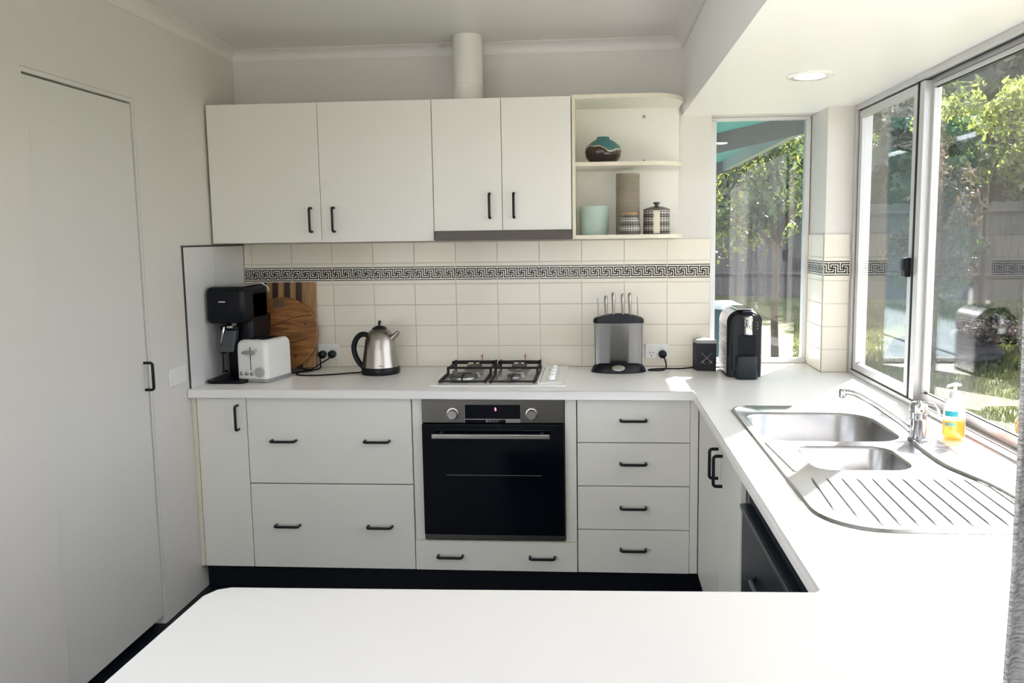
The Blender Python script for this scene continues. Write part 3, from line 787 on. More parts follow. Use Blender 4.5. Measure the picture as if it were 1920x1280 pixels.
# ------------------------------------------------------------------ shelf ornaments
def glaze(name, stops, zmin, zmax, noisy=0, rough=.25, nscale=12):
    m, t, b = nmat(name)
    tc = t.nodes.new('ShaderNodeTexCoord'); sp = t.nodes.new('ShaderNodeSeparateXYZ'); mr = t.nodes.new('ShaderNodeMapRange')
    mr.inputs['From Min'].default_value = zmin; mr.inputs['From Max'].default_value = zmax
    r = t.nodes.new('ShaderNodeValToRGB'); r.color_ramp.interpolation = 'CONSTANT' if noisy else 'LINEAR'
    while len(r.color_ramp.elements) < len(stops): r.color_ramp.elements.new(.5)
    for e, (p, c) in zip(r.color_ramp.elements, stops): e.position = p; e.color = (*c, 1)
    n = t.nodes.new('ShaderNodeTexNoise'); n.inputs['Scale'].default_value = nscale; n.inputs['Detail'].default_value = 2
    ad = t.nodes.new('ShaderNodeMath'); ad.operation = 'MULTIPLY_ADD'; ad.inputs[1].default_value = noisy; 
    t.links.new(tc.outputs['Object'], sp.inputs[0]); t.links.new(sp.outputs['Z'], mr.inputs['Value'])
    t.links.new(tc.outputs['Object'], n.inputs['Vector']); t.links.new(n.outputs['Fac'], ad.inputs[0]); t.links.new(mr.outputs[0], ad.inputs[2])
    t.links.new(ad.outputs[0], r.inputs[0]); t.links.new(r.outputs[0], b.inputs['Base Color']); b.inputs['Roughness'].default_value = rough
    return m
def pot(name, prof, loc, m, label, cat, n=40, sy=1.0):
    bm = bm_new(); lathe(bm, prof, (0, 0, 0), n, True, True, sy=sy)
    o = obj(name, bm, m, None, smooth=True, angle=50, label=label, cat=cat)
    o.location = loc; return o
M_V1 = glaze('teal_brown_glaze', [(0, (.030, .022, .018)), (.78, (.045, .028, .02)), (.90, (.55, .50, .42)), (.93, (.07, .17, .16)), (1, (.05, .17, .18))], 0, .12, .75, .12, 9)
pot('round_vase', [(.050, .0), (.056, .004), (.076, .030), (.0815, .055), (.076, .078), (.050, .100), (.030, .110), (.027, .120), (.022, .120), (.022, .112)],
    (1.765, -.185, 1.8422), M_V1, 'round squat vase in teal over dark brown glaze on the upper shelf', 'vase')
pot('planter_pot', [(.060, 0), (.063, .004), (.0665, .128), (.0625, .128), (.058, .01), (.0, .01)], (1.724, -.205, 1.5297),
    mat('mint_ceramic', (.40, .50, .44), .35, var=.06, vscale=60), 'pale mint green ceramic pot at the left of the lower shelf', 'pot')
prof = [(.052, 0)]
for i in range(34):
    z = .003+i*.0078; prof += [(.0545, z), (.0525, z+.0055)]
prof += [(.054, .272), (.049, .272), (.046, .2)]
pot('ribbed_vase', prof, (1.876, -.150, 1.5297), mat('taupe_ceramic', (.30, .26, .20), .5, var=.08), 'tall ribbed taupe cylinder vase on the lower shelf', 'vase')
def pattern_mat(name, z0, dz, nb):
    """horizontal bands alternating fine check and dark"""
    m, t, b = nmat(name)
    tc = t.nodes.new('ShaderNodeTexCoord'); sp = t.nodes.new('ShaderNodeSeparateXYZ')
    wv = t.nodes.new('ShaderNodeMath'); wv.operation = 'SINE'; ml = t.nodes.new('ShaderNodeMath'); ml.operation = 'MULTIPLY'; ml.inputs[1].default_value = 2*PI/dz
    gt = t.nodes.new('ShaderNodeMath'); gt.operation = 'GREATER_THAN'; gt.inputs[1].default_value = .1
    t.links.new(tc.outputs['Object'], sp.inputs[0]); t.links.new(sp.outputs['Z'], ml.inputs[0]); t.links.new(ml.outputs[0], wv.inputs[0]); t.links.new(wv.outputs[0], gt.inputs[0])
    # fine diamond check on angle and z
    at = t.nodes.new('ShaderNodeMath'); at.operation = 'ARCTAN2'; t.links.new(sp.outputs['Y'], at.inputs[0]); t.links.new(sp.outputs['X'], at.inputs[1])
    cb = t.nodes.new('ShaderNodeCombineXYZ'); a1 = t.nodes.new('ShaderNodeMath'); a1.operation = 'MULTIPLY'; a1.inputs[1].default_value = 12.0
    z1 = t.nodes.new('ShaderNodeMath'); z1.operation = 'MULTIPLY'; z1.inputs[1].default_value = 260.0
    t.links.new(at.outputs[0], a1.inputs[0]); t.links.new(sp.outputs['Z'], z1.inputs[0])
    s1 = t.nodes.new('ShaderNodeMath'); s1.operation = 'ADD'; s2 = t.nodes.new('ShaderNodeMath'); s2.operation = 'SUBTRACT'
    for s in (s1, s2): t.links.new(a1.outputs[0], s.inputs[0]); t.links.new(z1.outputs[0], s.inputs[1])
    t.links.new(s1.outputs[0], cb.inputs[0]); t.links.new(s2.outputs[0], cb.inputs[1])
    ck = t.nodes.new('ShaderNodeTexChecker'); ck.inputs['Scale'].default_value = .35
    t.links.new(cb.outputs[0], ck.inputs['Vector'])
    ck.inputs['Color1'].default_value = (.55, .52, .45, 1); ck.inputs['Color2'].default_value = (.10, .095, .085, 1)
    ck2 = t.nodes.new('ShaderNodeTexChecker'); ck2.inputs['Scale'].default_value = .35; t.links.new(cb.outputs[0], ck2.inputs['Vector'])
    ck2.inputs['Color1'].default_value = (.20, .18, .155, 1); ck2.inputs['Color2'].default_value = (.03, .028, .026, 1)
    mx = t.nodes.new('ShaderNodeMix'); mx.data_type = 'RGBA'
    t.links.new(gt.outputs[0], mx.inputs[0]); t.links.new(ck.outputs['Color'], mx.inputs[6]); t.links.new(ck2.outputs['Color'], mx.inputs[7])
    t.links.new(mx.outputs[2], b.inputs['Base Color']); b.inputs['Roughness'].default_value = .3
    return m
M_PAT = pattern_mat('patterned_glaze', 0, .036, 3)
j1 = thing('patterned_jar', 'small grey patterned jar with tan rim in front of the ribbed vase', 'jar', (1.8795, -.262, 1.5297))
bm = bm_new(); lathe(bm, [(.044, 0), (.0485, .006), (.049, .022), (.044, .055), (.036, .078), (.034, .086)], (0, 0, 0), 36); obj('body', bm, M_PAT, j1, world=False, smooth=True)
bm = bm_new(); lathe(bm, [(.035, .086), (.0365, .089), (.0365, .095), (.033, .097)], (0, 0, 0), 36); obj('rim', bm, mat('tan_clay', (.42, .25, .12), .5), j1, world=False, smooth=True)
j2 = thing('patterned_canister', 'grey patterned lidded canister with pale stripe at the right of the shelf', 'canister', (2.001, -.205, 1.5297))
bm = bm_new(); lathe(bm, [(.058, 0), (.060, .004), (.0585, .100), (.057, .106)], (0, 0, 0), 36); obj('body', bm, M_PAT, j2, world=False, smooth=True)
bm = bm_new(); lathe(bm, [(.0605, .106), (.0605, .109), (.045, .117), (.020, .123), (.008, .125), (.007, .130), (.0155, .135), (.015, .140), (.008, .143)], (0, 0, 0), 36)
obj('lid', bm, mat('dark_glaze', (.055, .05, .045), .2), j2, world=False, smooth=True)
bm = bm_new(); pts = [(.0615*math.cos(a), .0615*math.sin(a)) for a in [-PI/2-.28, -PI/2-.18, -PI/2-.05, -PI/2+.08, -PI/2+.16]]
loft(bm, [[(p[0], p[1], .004) for p in pts], [(p[0]*.995, p[1]*.995, .05) for p in pts], [(p[0]*.985, p[1]*.985, .102) for p in pts]], False, False, False)
obj('pale_stripe', bm, mat('cream_glaze', (.72, .66, .52), .3), j2, world=False, smooth=True)

# ------------------------------------------------------------------ worktop items
# kettle
kt = thing('kettle', 'brushed steel kettle with black handle and base on the worktop', 'kettle', (.737, -.185, .9))
KX, KY = .722, -.185
bm = bm_new(); lathe(bm, [(.088, .9005), (.090, .905), (.0885, .930), (.086, .9335)], (KX, KY, 0), 40); obj('base', bm, M_BLKP, kt, smooth=True)
bm = bm_new(); lathe(bm, [(.0855, .9335), (.0835, .945), (.076, 1.00), (.068, 1.055), (.057, 1.085), (.047, 1.100), (.036, 1.106), (.034, 1.107)], (KX, KY, 0), 48)
kb = obj('body', bm, mat('kettle_steel', (.36, .335, .30), .27, 1.0, bump=.04, bscale=900, stretch=(1, 1, .05)), kt, smooth=True)
bm = bm_new(); lathe(bm, [(.0345, 1.107), (.034, 1.112), (.022, 1.120), (.008, 1.124)], (KX, KY, 0), 32); ld = obj('lid', bm, M_BLKP, kt, smooth=True)
bm = bm_new(); tube(bm, [(KX, KY, 1.122), (KX-.001, KY, 1.130), (KX+.002, KY, 1.138), (KX+.003, KY, 1.147)], [.006, .006, .0075, .005], 12); obj('lid_knob', bm, M_BLKP, ld, smooth=True)
bm = bm_new(); tube(bm, [(KX+.050, KY-.004, 1.058), (KX+.072, KY-.006, 1.076), (KX+.092, KY-.008, 1.094)], [.019, .014, .009], 14, flat=.9); obj('spout', bm, MATS['kettle_steel'], kt, smooth=True)
bm = bm_new(); tube(bm, spline([(KX-.052, KY, 1.078), (KX-.085, KY, 1.082), (KX-.112, KY, 1.060), (KX-.125, KY, 1.018), (KX-.115, KY, .972), (KX-.092, KY, .935), (KX-.084, KY, .925)], 6),
     [.016]*6+[.016]*12+[.015]*12+[.013]*7, 12, flat=.8)
obj('handle', bm, M_BLKP, kt, smooth=True)
bm = bm_new(); tube(bm, [(KX-.052, KY-.052, .945), (KX-.044, KY-.045, 1.00), (KX-.036, KY-.036, 1.045)], .005, 8, flat=1); obj('water_gauge', bm, M_BLKG, kt, smooth=True)
obj('maker_plate', B((KX+.015, KY and KX+.035, KY-.0868, KY-.080, .944, .9465)), M_GREYP, kt)

# toaster
ts = thing('toaster', 'white two-slot toaster with lever and dial beside the black drinks machine', 'toaster', (.231, -.339, .9), math.radians(-11))
L2, W2 = .100, .078
bm = bm_new()
def trr(ins, z, dz=0): return [(p[0], p[1], z) for p in rr(-W2+ins, W2-ins, -L2+ins, L2-ins, .022, 6)]
loft(bm, [trr(.006, .0), trr(.002, .004), trr(.002, .018)])
obj('base', bm, M_GREYP, ts, world=False, smooth=True)
bm = bm_new(); loft(bm, [trr(0, .018), trr(0, .150), trr(.002, .170), trr(.009, .183), trr(.018, .188)])
tb = obj('shell', bm, mat('toaster_white', (.78, .78, .75), .25, coat=.3), ts, world=False, smooth=True, angle=60)
bm = bm_new(); prism(bm, rr(-W2+.022, W2-.022, -L2+.03, L2-.03, .008), .1878, .1892); tp_ = obj('top_plate', bm, M_STEEL, ts, world=False)
bm = B((-.040, -.010, -.060, .060, .1885, .1898), (.010, .040, -.060, .060, .1885, .1898)); obj('slot', bm, M_KICK, tp_, world=False)
obj('lever_slot', B((-.0045, -.0015, -L2-.001, -L2+.002, .055, .158)), M_KICK, ts, world=False)
bm = bm_new(); loft(bm, [[(p[0], -L2-y, p[1]) for p in rr(-.034, .022, .128, .142, .0065, 5)] for y in (.0, .016, .020)]); obj('lever', bm, M_STEEL, ts, world=False, smooth=True, angle=60)
bm = bm_new(); lathe(bm, [(.022, 0), (.0215, -.010), (.018, -.013)], (.043, -L2, .048), 28, axis='y'); obj('dial', bm, mat('dial_grey', (.42, .42, .40), .35, .3), ts, world=False, smooth=True)
for x in (-.052, -.025, .001):
    bm = bm_new(); lathe(bm, [(.009, 0), (.0085, -.003), (.006, -.0045)], (x, -L2, .040), 16, axis='y'); obj('button', bm, M_STEEL, ts, world=False, smooth=True)
for x in (-.052, -.025, .001): obj('print_mark', B((x-.006, x+.006, -L2-.0005, -L2+.001, .0545, .056)), M_GREYP, ts, world=False)
obj('print_mark', B((.0255, .0295, -L2-.0005, -L2+.001, .139, .152)), M_GREYP, ts, world=False)

# black drinks machine (sparkling water maker)
sm = thing('drinks_machine', 'tall black sparkling water machine in the corner by the left wall', 'drinks machine', (.12, -.33, .9))
M_SM = mat('machine_black', (.002, .003, .006), .36, spec=.22)
def rbx(bm, x0, x1, y0, y1, z0, z1, r, rt=.012):
    f = lambda ins, z: [(p[0], p[1], z) for p in rr(x0+ins, x1-ins, y0+ins, y1-ins, max(r-ins, .001), 5)]
    loft(bm, [f(rt, z0), f(rt*.3, z0+rt*.3), f(0, z0+rt), f(0, z1-rt), f(rt*.3, z1-rt*.3), f(rt, z1)])
bm = bm_new(); rbx(bm, .012, .192, -.47, -.19, .9005, .914, .03, .003); obj('base_plate', bm, M_SM, sm, smooth=True)
bm = bm_new(); rbx(bm, .066, .190, -.355, -.17, .914, 1.29, .02, .006); obj('column', bm, M_SM, sm, smooth=True, angle=50)
bm = bm_new(); rbx(bm, .014, .190, -.430, -.17, 1.160, 1.322, .022, .020); hdn = obj('head', bm, M_SM, sm, smooth=True, angle=60)
obj('logo', B((.075, .105, -.4308, -.4295, 1.256, 1.2605)), M_WHITEP, hdn)
obj('top_plate', B((.045, .178, -.40, -.18, 1.3225, 1.3275)), M_STEEL, sm, bevel=.002)
bm = bm_new(); lathe(bm, [(.010, 1.150), (.013, 1.155), (.013, 1.177)], (.126, -.400, 0), 16); nz = obj('nozzle', bm, M_STEEL, sm, smooth=True)
bm = bm_new(); box(bm, .062, .142, -.410, -.36, 1.130, 1.150); obj('bottle_collar', bm, M_BLKG, sm, bevel=.006)
bm = bm_new(); tube(bm, [(.088, -.415, 1.147), (.078, -.420, 1.10), (.074, -.420, 1.075)], [.006, .005, .004], 8); tube(bm, [(.10, -.414, 1.146), (.128, -.414, 1.146)], .006, 8); obj('snap_lever', bm, M_CHROME, sm, smooth=True)
bm = bm_new()
lo = [[(x, -.415+dy, 1.13) for x, dy in ((.088, 0), (.140, 0), (.140, .03), (.088, .03))], [(x, -.430+dy, 1.035) for x, dy in ((.072, 0), (.128, 0), (.128, .045), (.072, .045))]]
loft(bm, lo); obj('splash_guard', bm, mat('smoke_plastic', (.05, .06, .065), .2), sm, bevel=.003)
bm = bm_new()
for x, z in ((.058, 1.030), (.062, .945)): box(bm, x, .08, -.405, -.39, z-.004, z+.004)
tube(bm, [(.066, -.398, .94), (.066, -.398, 1.033)], .003, 6)
obj('side_catch', bm, M_SM, sm)
bm = bm_new()
tube(bm, spline([(.178, -.235, 1.329), (.196, -.236, 1.327), (.216, -.238, 1.312), (.222, -.24, 1.292)], 6), .0018, 6)
tube(bm, spline([(.185, -.235, 1.329), (.207, -.24, 1.320), (.221, -.24, 1.31), (.2225, -.24, 1.291)], 6), .0018, 6)
obj('white_string', bm, M_WHITEP, None, smooth=True, label='thin white looped string hanging off the top of the black drinks machine', cat='string')

# boards
LEAN = math.radians(5)
cb = thing('striped_board', 'large rectangular chopping board of pale and dark striped timber against the tiles', 'chopping board', (.209, -.050, .9006))
cb.rotation_euler = (-LEAN, 0, 0)
xs = [-.162, -.118, -.088, -.058, -.028, .001, .031, .060, .090, .157]
bm = bm_new()
for i in range(9): 
    box(bm, xs[i], xs[i+1], -.011, .011, .002, .420, i % 2)
obj('board', bm, [M_WOODL, M_WOODD], cb, world=False, bevel=.002)
rb = thing('round_board', 'round honey coloured timber board leaning in front of the striped board', 'chopping board', (.214, -.106, .9006))
rb.rotation_euler = (-math.radians(9), 0, 0)
RR = .176
bm = bm_new(); lathe(bm, [(RR-.006, .010), (RR, .006), (RR, -.006), (RR-.006, -.010)], (0, 0, RR), 64, axis='y')
rbo = obj('board', bm, M_WOODM, rb, world=False, smooth=True, angle=30)
bm = B((-.045, .005, -.0112, -.0098, RR+.125, RR+.165)); obj('inlay', bm, M_WOODG, rb, world=False)
bm = B((-.100, -.058, -.0112, -.0098, RR-.02, RR+.10), (-.082, -.040, -.0114, -.0098, RR-.06, RR-.01)); obj('dark_inlay', bm, M_WOODD, rb, world=False)
bm = bm_new()
tube(bm, spline([(-.09, -.0102, RR+.03), (-.02, -.0102, RR+.045), (.05, -.0102, RR+.075), (.10, -.0102, RR+.085), (.150, -.0102, RR+.088)], 5), .0016, 5)
tube(bm, spline([(.02, -.0102, RR-.05), (.09, -.0102, RR-.035), (.13, -.0102, RR-.025)], 5), .0018, 5)
lathe(bm, [(.005, 0), (.004, -.0008)], (.115, -.010, RR+.045), 10, axis='y'); lathe(bm, [(.006, 0), (.005, -.0008)], (.07, -.010, RR-.11), 10, axis='y')
obj('crack', bm, M_WOODD, rb, world=False)

# power points and plugs
def outlet(cx, z0, z1, cz, label, free):
    t = thing('power_outlet', label, 'power outlet', (cx, -.0065, cz), group=None)
    obj('plate', B((cx-.0565, cx+.0565, -.0155, -.0065, z0, z1)), M_WHITEP, t, bevel=.003)
    for s in (-1, 1): obj('switch', B((cx+s*.027-.009, cx+s*.027+.009, -.0185, -.0155, z1-.024, z1-.010)), M_WHITEP, t, bevel=.002)
    for s in free:
        bm = bm_new(); x = cx+s*.027; z = cz-.012
        box(bm, x-.0085, x-.0055, -.0162, -.0153, z+.001, z+.009); box(bm, x+.0055, x+.0085, -.0162, -.0153, z+.001, z+.009); box(bm, x-.0015, x+.0015, -.0162, -.0153, z-.014, z-.006)
        obj('pin_slot', bm, M_KICK, t)
outlet(.416, .941, 1.016, .978, 'white double power point on the tiles beside the round board, both sockets used', ())
outlet(2.021, .939, 1.012, .975, 'white double power point on the tiles between knife block and black box', (-1,))
# knife block
kbk = thing('knife_block', 'steel fronted knife block with black top and oval base', 'knife block', (1.833, -.15, .9))
NX, NY = 1.833, -.15
bm = bm_new()
def ell(a, b, z, n=40, cy=0): return [(NX+a*math.cos(2*PI*i/n), NY+cy+b*math.sin(2*PI*i/n), z) for i in range(n)]
loft(bm, [ell(.126, .066, .9005), ell(.127, .067, .905), ell(.118, .060, .925), ell(.104, .050, .941), ell(.09, .042, .944)])
obj('base', bm, M_BLKP, kbk, smooth=True, angle=50)
def slab(z, g=0, bow=.014):
    n = 12; o = []
    for i in range(n+1):
        u = -1+2*i/n; o.append((NX+u*(.104+g), NY-.028-g-bow*(1-u*u), z))
    for i in range(5):
        a = -PI/2+PI*(i+1)/6; o.append((NX+.104+g+.010*math.cos(a), NY-.004+.024*math.sin(a), z))
    for i in range(n+1):
        u = 1-2*i/n; o.append((NX+u*(.104+g), NY+.020+g, z))
    for i in range(5):
        a = PI/2+PI*(i+1)/6; o.append((NX-.104-g+.010*math.cos(a), NY-.004+.024*math.sin(a), z))
    return o
bm = bm_new(); loft(bm, [slab(.935, -.012), slab(.940, -.006), slab(1.135, -.002)])
obj('body', bm, mat('block_steel', (.17, .17, .165), .36, 1.0, bump=.04, bscale=900, stretch=(.05, 1, 1)), kbk, smooth=True, angle=50)
bm = bm_new(); s0 = slab(1.128, .002); top = []
def arch(l, dz): return [(p[0], p[1], p[2]+dz+.022*(1-((p[0]-NX)/.115)**2)) for p in l]
loft(bm, [slab(1.128, .002), arch(slab(1.128, .003), .008), arch(slab(1.128, .001), .018), arch(slab(1.128, -.006), .020)])
obj('top_cap', bm, M_BLKP, kbk, smooth=True, angle=50)
bm = bm_new(); lathe(bm, [(.030, .0), (.029, -.003), (.024, -.004)], (NX-.002, NY-.0615, .926), 28, axis='y', sy=.42)
for v in bm.verts: v.co.y += (v.co.z-.926)*.55
bd = obj('badge', bm, M_STEEL, kbk, smooth=True)
for i, (x, top_, w_, yy) in enumerate(((1.741, 1.243, .0035, -.160), (1.777, 1.254, .0085, -.166), (1.811, 1.268, .0085, -.171), (1.853, 1.262, .0085, -.171), (1.886, 1.266, .0085, -.166), (1.922, 1.249, .0035, -.160))):
    z0 = 1.142+.018*(1-((x-NX)/.115)**2)
    nm, ct_ = ('knife', 'knife') if w_ > .005 else ('carving_fork' if i == 0 else 'sharpening_steel', 'cutlery')
    nm, ct_ = 'knife', 'knife'
    lb = ['leftmost thin steel handle standing in the knife block', 'short steel knife handle, second from the left in the block', 'tallest steel knife handle, third from the left in the block',
          'steel knife handle, third from the right in the block', 'steel knife handle, second from the right in the block', 'rightmost thin steel handle standing in the knife block'][i]
    t = thing(nm, lb, ct_, (x, yy, z0), group='steel knives in the knife block')
    bm = bm_new(); tube(bm, [(x, yy, z0-.012), (x-.0005, yy, z0+.01), (x-.001, yy, z0+(top_-z0)*.6), (x-.002, yy, top_-.008), (x-.002, yy, top_)], [w_*.55, w_*.6, w_*.95, w_, w_*.5], 12, flat=1.4)
    obj('handle', bm, M_STEEL, t, smooth=True)
    obj('blade', B((x-.001, x+.001, yy-.012, yy+.012, z0-.15, z0-.012)), M_STEEL, t)

# black box with crossed sword mark
bx = thing('black_box', 'small black box with a silver cross mark beside the coffee machine', 'box', (2.238, -.10, .9))
M_BOX = mat('box_black', (.010, .010, .016), .5, spec=.3)
bm = bm_new()
f0 = lambda z, e=0: [(2.194-e, -.135-e, z), (2.281+e, -.145-e, z), (2.274+e, -.075+e, z), (2.222-e, -.045+e, z), (2.181-e, -.075+e, z)]
loft(bm, [f0(.9005), f0(1.030)]); obj('body', bm, M_BOX, bx, bevel=.002)
bm = bm_new(); loft(bm, [f0(1.028, .0015), f0(1.044, .0015)]); obj('lid', bm, mat('box_lid', (.34, .34, .35), .45), bx, bevel=.002)
bm = bm_new()
def yf(x): return -.1367-(x-2.194)*.115
for s in (1, -1):
    x0, x1 = 2.238-.024*s, 2.238+.024*s
    tube(bm, [(x0, yf(x0), .937), (x1, yf(x1), .985)], [.0025, .0012], 6)
    tube(bm, [(x0+s*.0005, yf(x0), .947), (x0+s*.014, yf(x0+s*.014), .934)], .0014, 6)
obj('cross_mark', bm, M_STEEL, bx)

# coffee machine
cm = thing('coffee_machine', 'black capsule coffee machine with ribbed silver sides below the end window', 'coffee machine', (2.375, -.20, .9))
MX0, MX1, MY0, MY1 = 2.300, 2.457, -.335, -.075
mc = (MX0+MX1)/2
def arch_ring(y, w_, h, ins=0, n=10):
    o = [(mc-w_+ins, y, .901+ins), (mc-w_+ins, y, .901+h-.07)]
    for i in range(1, n):
        a = PI-PI*i/n
        o.append((mc+(w_-ins)*math.cos(a)*1.0, y, .901+h-.07+(.07-ins)*math.sin(a)**.75))
    o += [(mc+w_-ins, y, .901+h-.07), (mc+w_-ins, y, .901+ins)]
    return o
bm = bm_new(); loft(bm, [arch_ring(MY0+.03, .060, .285, .0), arch_ring(MY0+.045, .074, .297), arch_ring(MY1-.02, .076, .297), arch_ring(MY1, .070, .290)])
obj('body', bm, M_BLKP, cm, smooth=True, angle=50)
M_RIB = mat('ribbed_silver', (.55, .56, .58), .25, .8)
for s, nm in ((-1, 'side_cover'), (1, 'side_cover')):
    bm = bm_new()
    prof = []
    for i in range(26):
        z = .915+i*.0088
        box(bm, *( (mc-.0785, mc-.0735) if s < 0 else (mc+.0735, mc+.0785)), MY0+.055, MY1-.015, z, z+.0055)
    obj(nm, bm, M_RIB, cm, bevel=.001)
bm = bm_new()
arc = [(mc+.0775*math.cos(a), .901+.297-.07+.0715*math.sin(a)**.75) for a in [PI-PI*i/14 for i in range(0, 15)]]
for (a, b) in ((0, 5), (9, 14)):
    loft(bm, [[(p[0], MY0+.05, p[1]) for p in arc[a:b+1]], [(p[0], MY1-.01, p[1]) for p in arc[a:b+1]]], False, False, False)
obj('shoulder_cover', bm, M_RIB, cm, smooth=True)
bm = bm_new(); prism(bm, rr(mc-.060, mc+.060, .935, 1.178, (.004, .004, .035, .035), 8), 0, .045, M=Matrix(((1, 0, 0, 0), (0, 0, 1, MY0-.012), (0, 1, 0, 0), (0, 0, 0, 1))))
fp = obj('front_panel', bm, M_BLKP, cm, bevel=.004)
obj('cup_bay', B((mc-.040, mc+.042, MY0-.0135, MY0+.02, 1.003, 1.095)), M_KICK, cm, bevel=.006)
bm = bm_new(); rbx(bm, mc-.045, mc+.047, MY0-.035, MY0+.04, .901, 1.002, .022, .003); obj('drip_tray', bm, mat('tray_dark', (.012, .017, .022), .4, spec=.3), cm, smooth=True)
bm = bm_new(); lathe(bm, [(.020, 1.094), (.022, 1.096), (.0205, 1.100), (.0205, 1.150), (.023, 1.155), (.023, 1.165)], (mc+.004, MY0-.014, 0), 28); obj('spout', bm, M_CHROME, cm, smooth=True)
bm = bm_new(); lathe(bm, [(.022, 1.165), (.021, 1.170), (.012, 1.176)], (mc+.004, MY0-.008, 0), 28); obj('spout_cap', bm, M_STEEL, cm, smooth=True)
bm = bm_new(); loft(bm, [[(x, y, z) for x, z in ((mc-.036, 1.197), (mc+.036, 1.197), (mc+.030, 1.204), (mc-.030, 1.204))] for y in (MY0+.02, MY1-.06)])
obj('lever', bm, M_CHROME, cm, bevel=.003)
obj('lever_recess', B((mc-.018, mc+.028, MY0-.006, MY0+.06, 1.165, 1.194)), M_KICK, cm, bevel=.008)
bm = bm_new()
for z in (1.120, 1.133, 1.146): lathe(bm, [(.0028, 0), (.002, -.001)], (mc+.044, MY0-.0125, z), 10, axis='y')
obj('button', bm, M_GREYP, cm)

# power cords belong to their appliances
def cord(parent, x, z, pts, r=.0034):
    Mi = (Matrix.Translation(parent.location) @ Matrix.Rotation(parent.rotation_euler.z, 4, 'Z')).inverted()
    def put(nm, bm, m, p, inv):
        bmesh.ops.recalc_face_normals(bm, faces=bm.faces)
        if inv: bmesh.ops.transform(bm, matrix=Mi, verts=bm.verts)
        return obj(nm, bm, m, p, world=False, smooth=True)
    bm = bm_new(); tube(bm, spline(pts, 8), r, 8); c = put('power_cord', bm, M_CORD, parent, True)
    bm = bm_new(); lathe(bm, [(.0185, -.0165), (.0195, -.022), (.0185, -.040), (.013, -.044)], (x, 0, z), 24, axis='y'); put('plug', bm, M_BLKP, c, True)
cord(ts, .389, .964, [(.389, -.040, .960), (.386, -.055, .945), (.395, -.075, .918), (.392, -.10, .9045), (.34, -.15, .904), (.30, -.185, .904), (.315, -.20, .904), (.36, -.17, .904), (.385, -.155, .9085), (.33, -.135, .909), (.285, -.165, .909), (.27, -.185, .904)])
cord(kt, .437, .965, [(.437, -.040, .962), (.428, -.055, .948), (.40, -.075, .930), (.36, -.10, .9045), (.33, -.17, .904), (.345, -.255, .904), (.42, -.275, .904), (.50, -.255, .904), (.58, -.215, .904), (.62, -.205, .905), (.655, -.20, .912)])
cord(cm, 2.046, .962, [(2.046, -.042, .958), (2.052, -.062, .945), (2.058, -.085, .918), (2.045, -.125, .904), (2.0, -.145, .904), (1.972, -.135, .904), (1.985, -.115, .904), (2.04, -.100, .9045), (2.12, -.095, .904), (2.20, -.055, .904), (2.26, -.045, .904), (2.33, -.06, .904), (2.355, -.09, .912)])

# curtain at the right edge
M_LINEN, t, b = nmat('grey_linen')
tc = t.nodes.new('ShaderNodeTexCoord'); wv = t.nodes.new('ShaderNodeTexNoise'); mp = t.nodes.new('ShaderNodeMapping'); mp.inputs['Scale'].default_value = (1, 1, 5)
wv.inputs['Scale'].default_value = 90; wv.inputs['Detail'].default_value = 5
rp = t.nodes.new('ShaderNodeValToRGB'); rp.color_ramp.elements[0].position = .32; rp.color_ramp.elements[0].color = (.20, .195, .195, 1); rp.color_ramp.elements[1].position = .7; rp.color_ramp.elements[1].color = (.62, .61, .60, 1)
t.links.new(tc.outputs['Object'], mp.inputs[0]); t.links.new(mp.outputs[0], wv.inputs['Vector']); t.links.new(wv.outputs['Fac'], rp.inputs[0]); t.links.new(rp.outputs[0], b.inputs['Base Color'])
b.inputs['Roughness'].default_value = .9; b.inputs['Transmission Weight'].default_value = 0
bp_ = t.nodes.new('ShaderNodeBump'); bp_.inputs['Strength'].default_value = .6; bp_.inputs['Distance'].default_value = .004; t.links.new(wv.outputs['Fac'], bp_.inputs['Height']); t.links.new(bp_.outputs[0], b.inputs['Normal'])
# hangs from the bulkhead just past the peninsula
bm = bm_new(); rings = []
cx_, cy_ = 2.135, -3.0
for k in range(15):
    z = .02+(2.06-.02)*k/14
    f = []
    for i in range(81):
        u = i/80; x = cx_ + u*.62; y = cy_ + .028*math.sin(u*2*PI*5.5+.6+.15*math.sin(z*3)) + .004*math.sin(z*9+u*20)
        f.append((x, y, z))
    rings.append(f)
loft(bm, rings, False, False, False)
cur = obj('curtain', bm, M_LINEN, None, smooth=True, angle=180, label='grey woven curtain hanging at the right edge past the window', cat='curtain')
so_ = cur.modifiers.new('thick', 'SOLIDIFY'); so_.thickness = .004
rl = thing('curtain_rail', 'white curtain rail under the bulkhead holding the grey curtain', 'curtain rail', (2.45, -3.0, 2.07))
obj('rail', B((2.125, 2.88, -3.01, -2.99, 2.060, 2.0745)), M_WHITEP, rl)

# ------------------------------------------------------------------ outside
def gz(x, y):
    d = math.hypot(x-2.9, y+1)
    return -.35 + .047*d + .03*noise.noise(Vector((x*.5, y*.5, 0)))
M_LAWN, t, b = nmat('lawn_ground')
tc = t.nodes.new('ShaderNodeTexCoord'); n1 = t.nodes.new('ShaderNodeTexNoise'); n1.inputs['Scale'].default_value = 1.6; n1.inputs['Detail'].default_value = 8
r1 = t.nodes.new('ShaderNodeValToRGB'); r1.color_ramp.elements[0].position = .35; r1.color_ramp.elements[0].color = (.05, .075, .018, 1); r1.color_ramp.elements[1].position = .68; r1.color_ramp.elements[1].color = (.14, .14, .06, 1)
t.links.new(tc.outputs['Object'], n1.inputs['Vector']); t.links.new(n1.outputs['Fac'], r1.inputs[0]); t.links.new(r1.outputs[0], b.inputs['Base Color']); b.inputs['Roughness'].default_value = .9
LK = .27
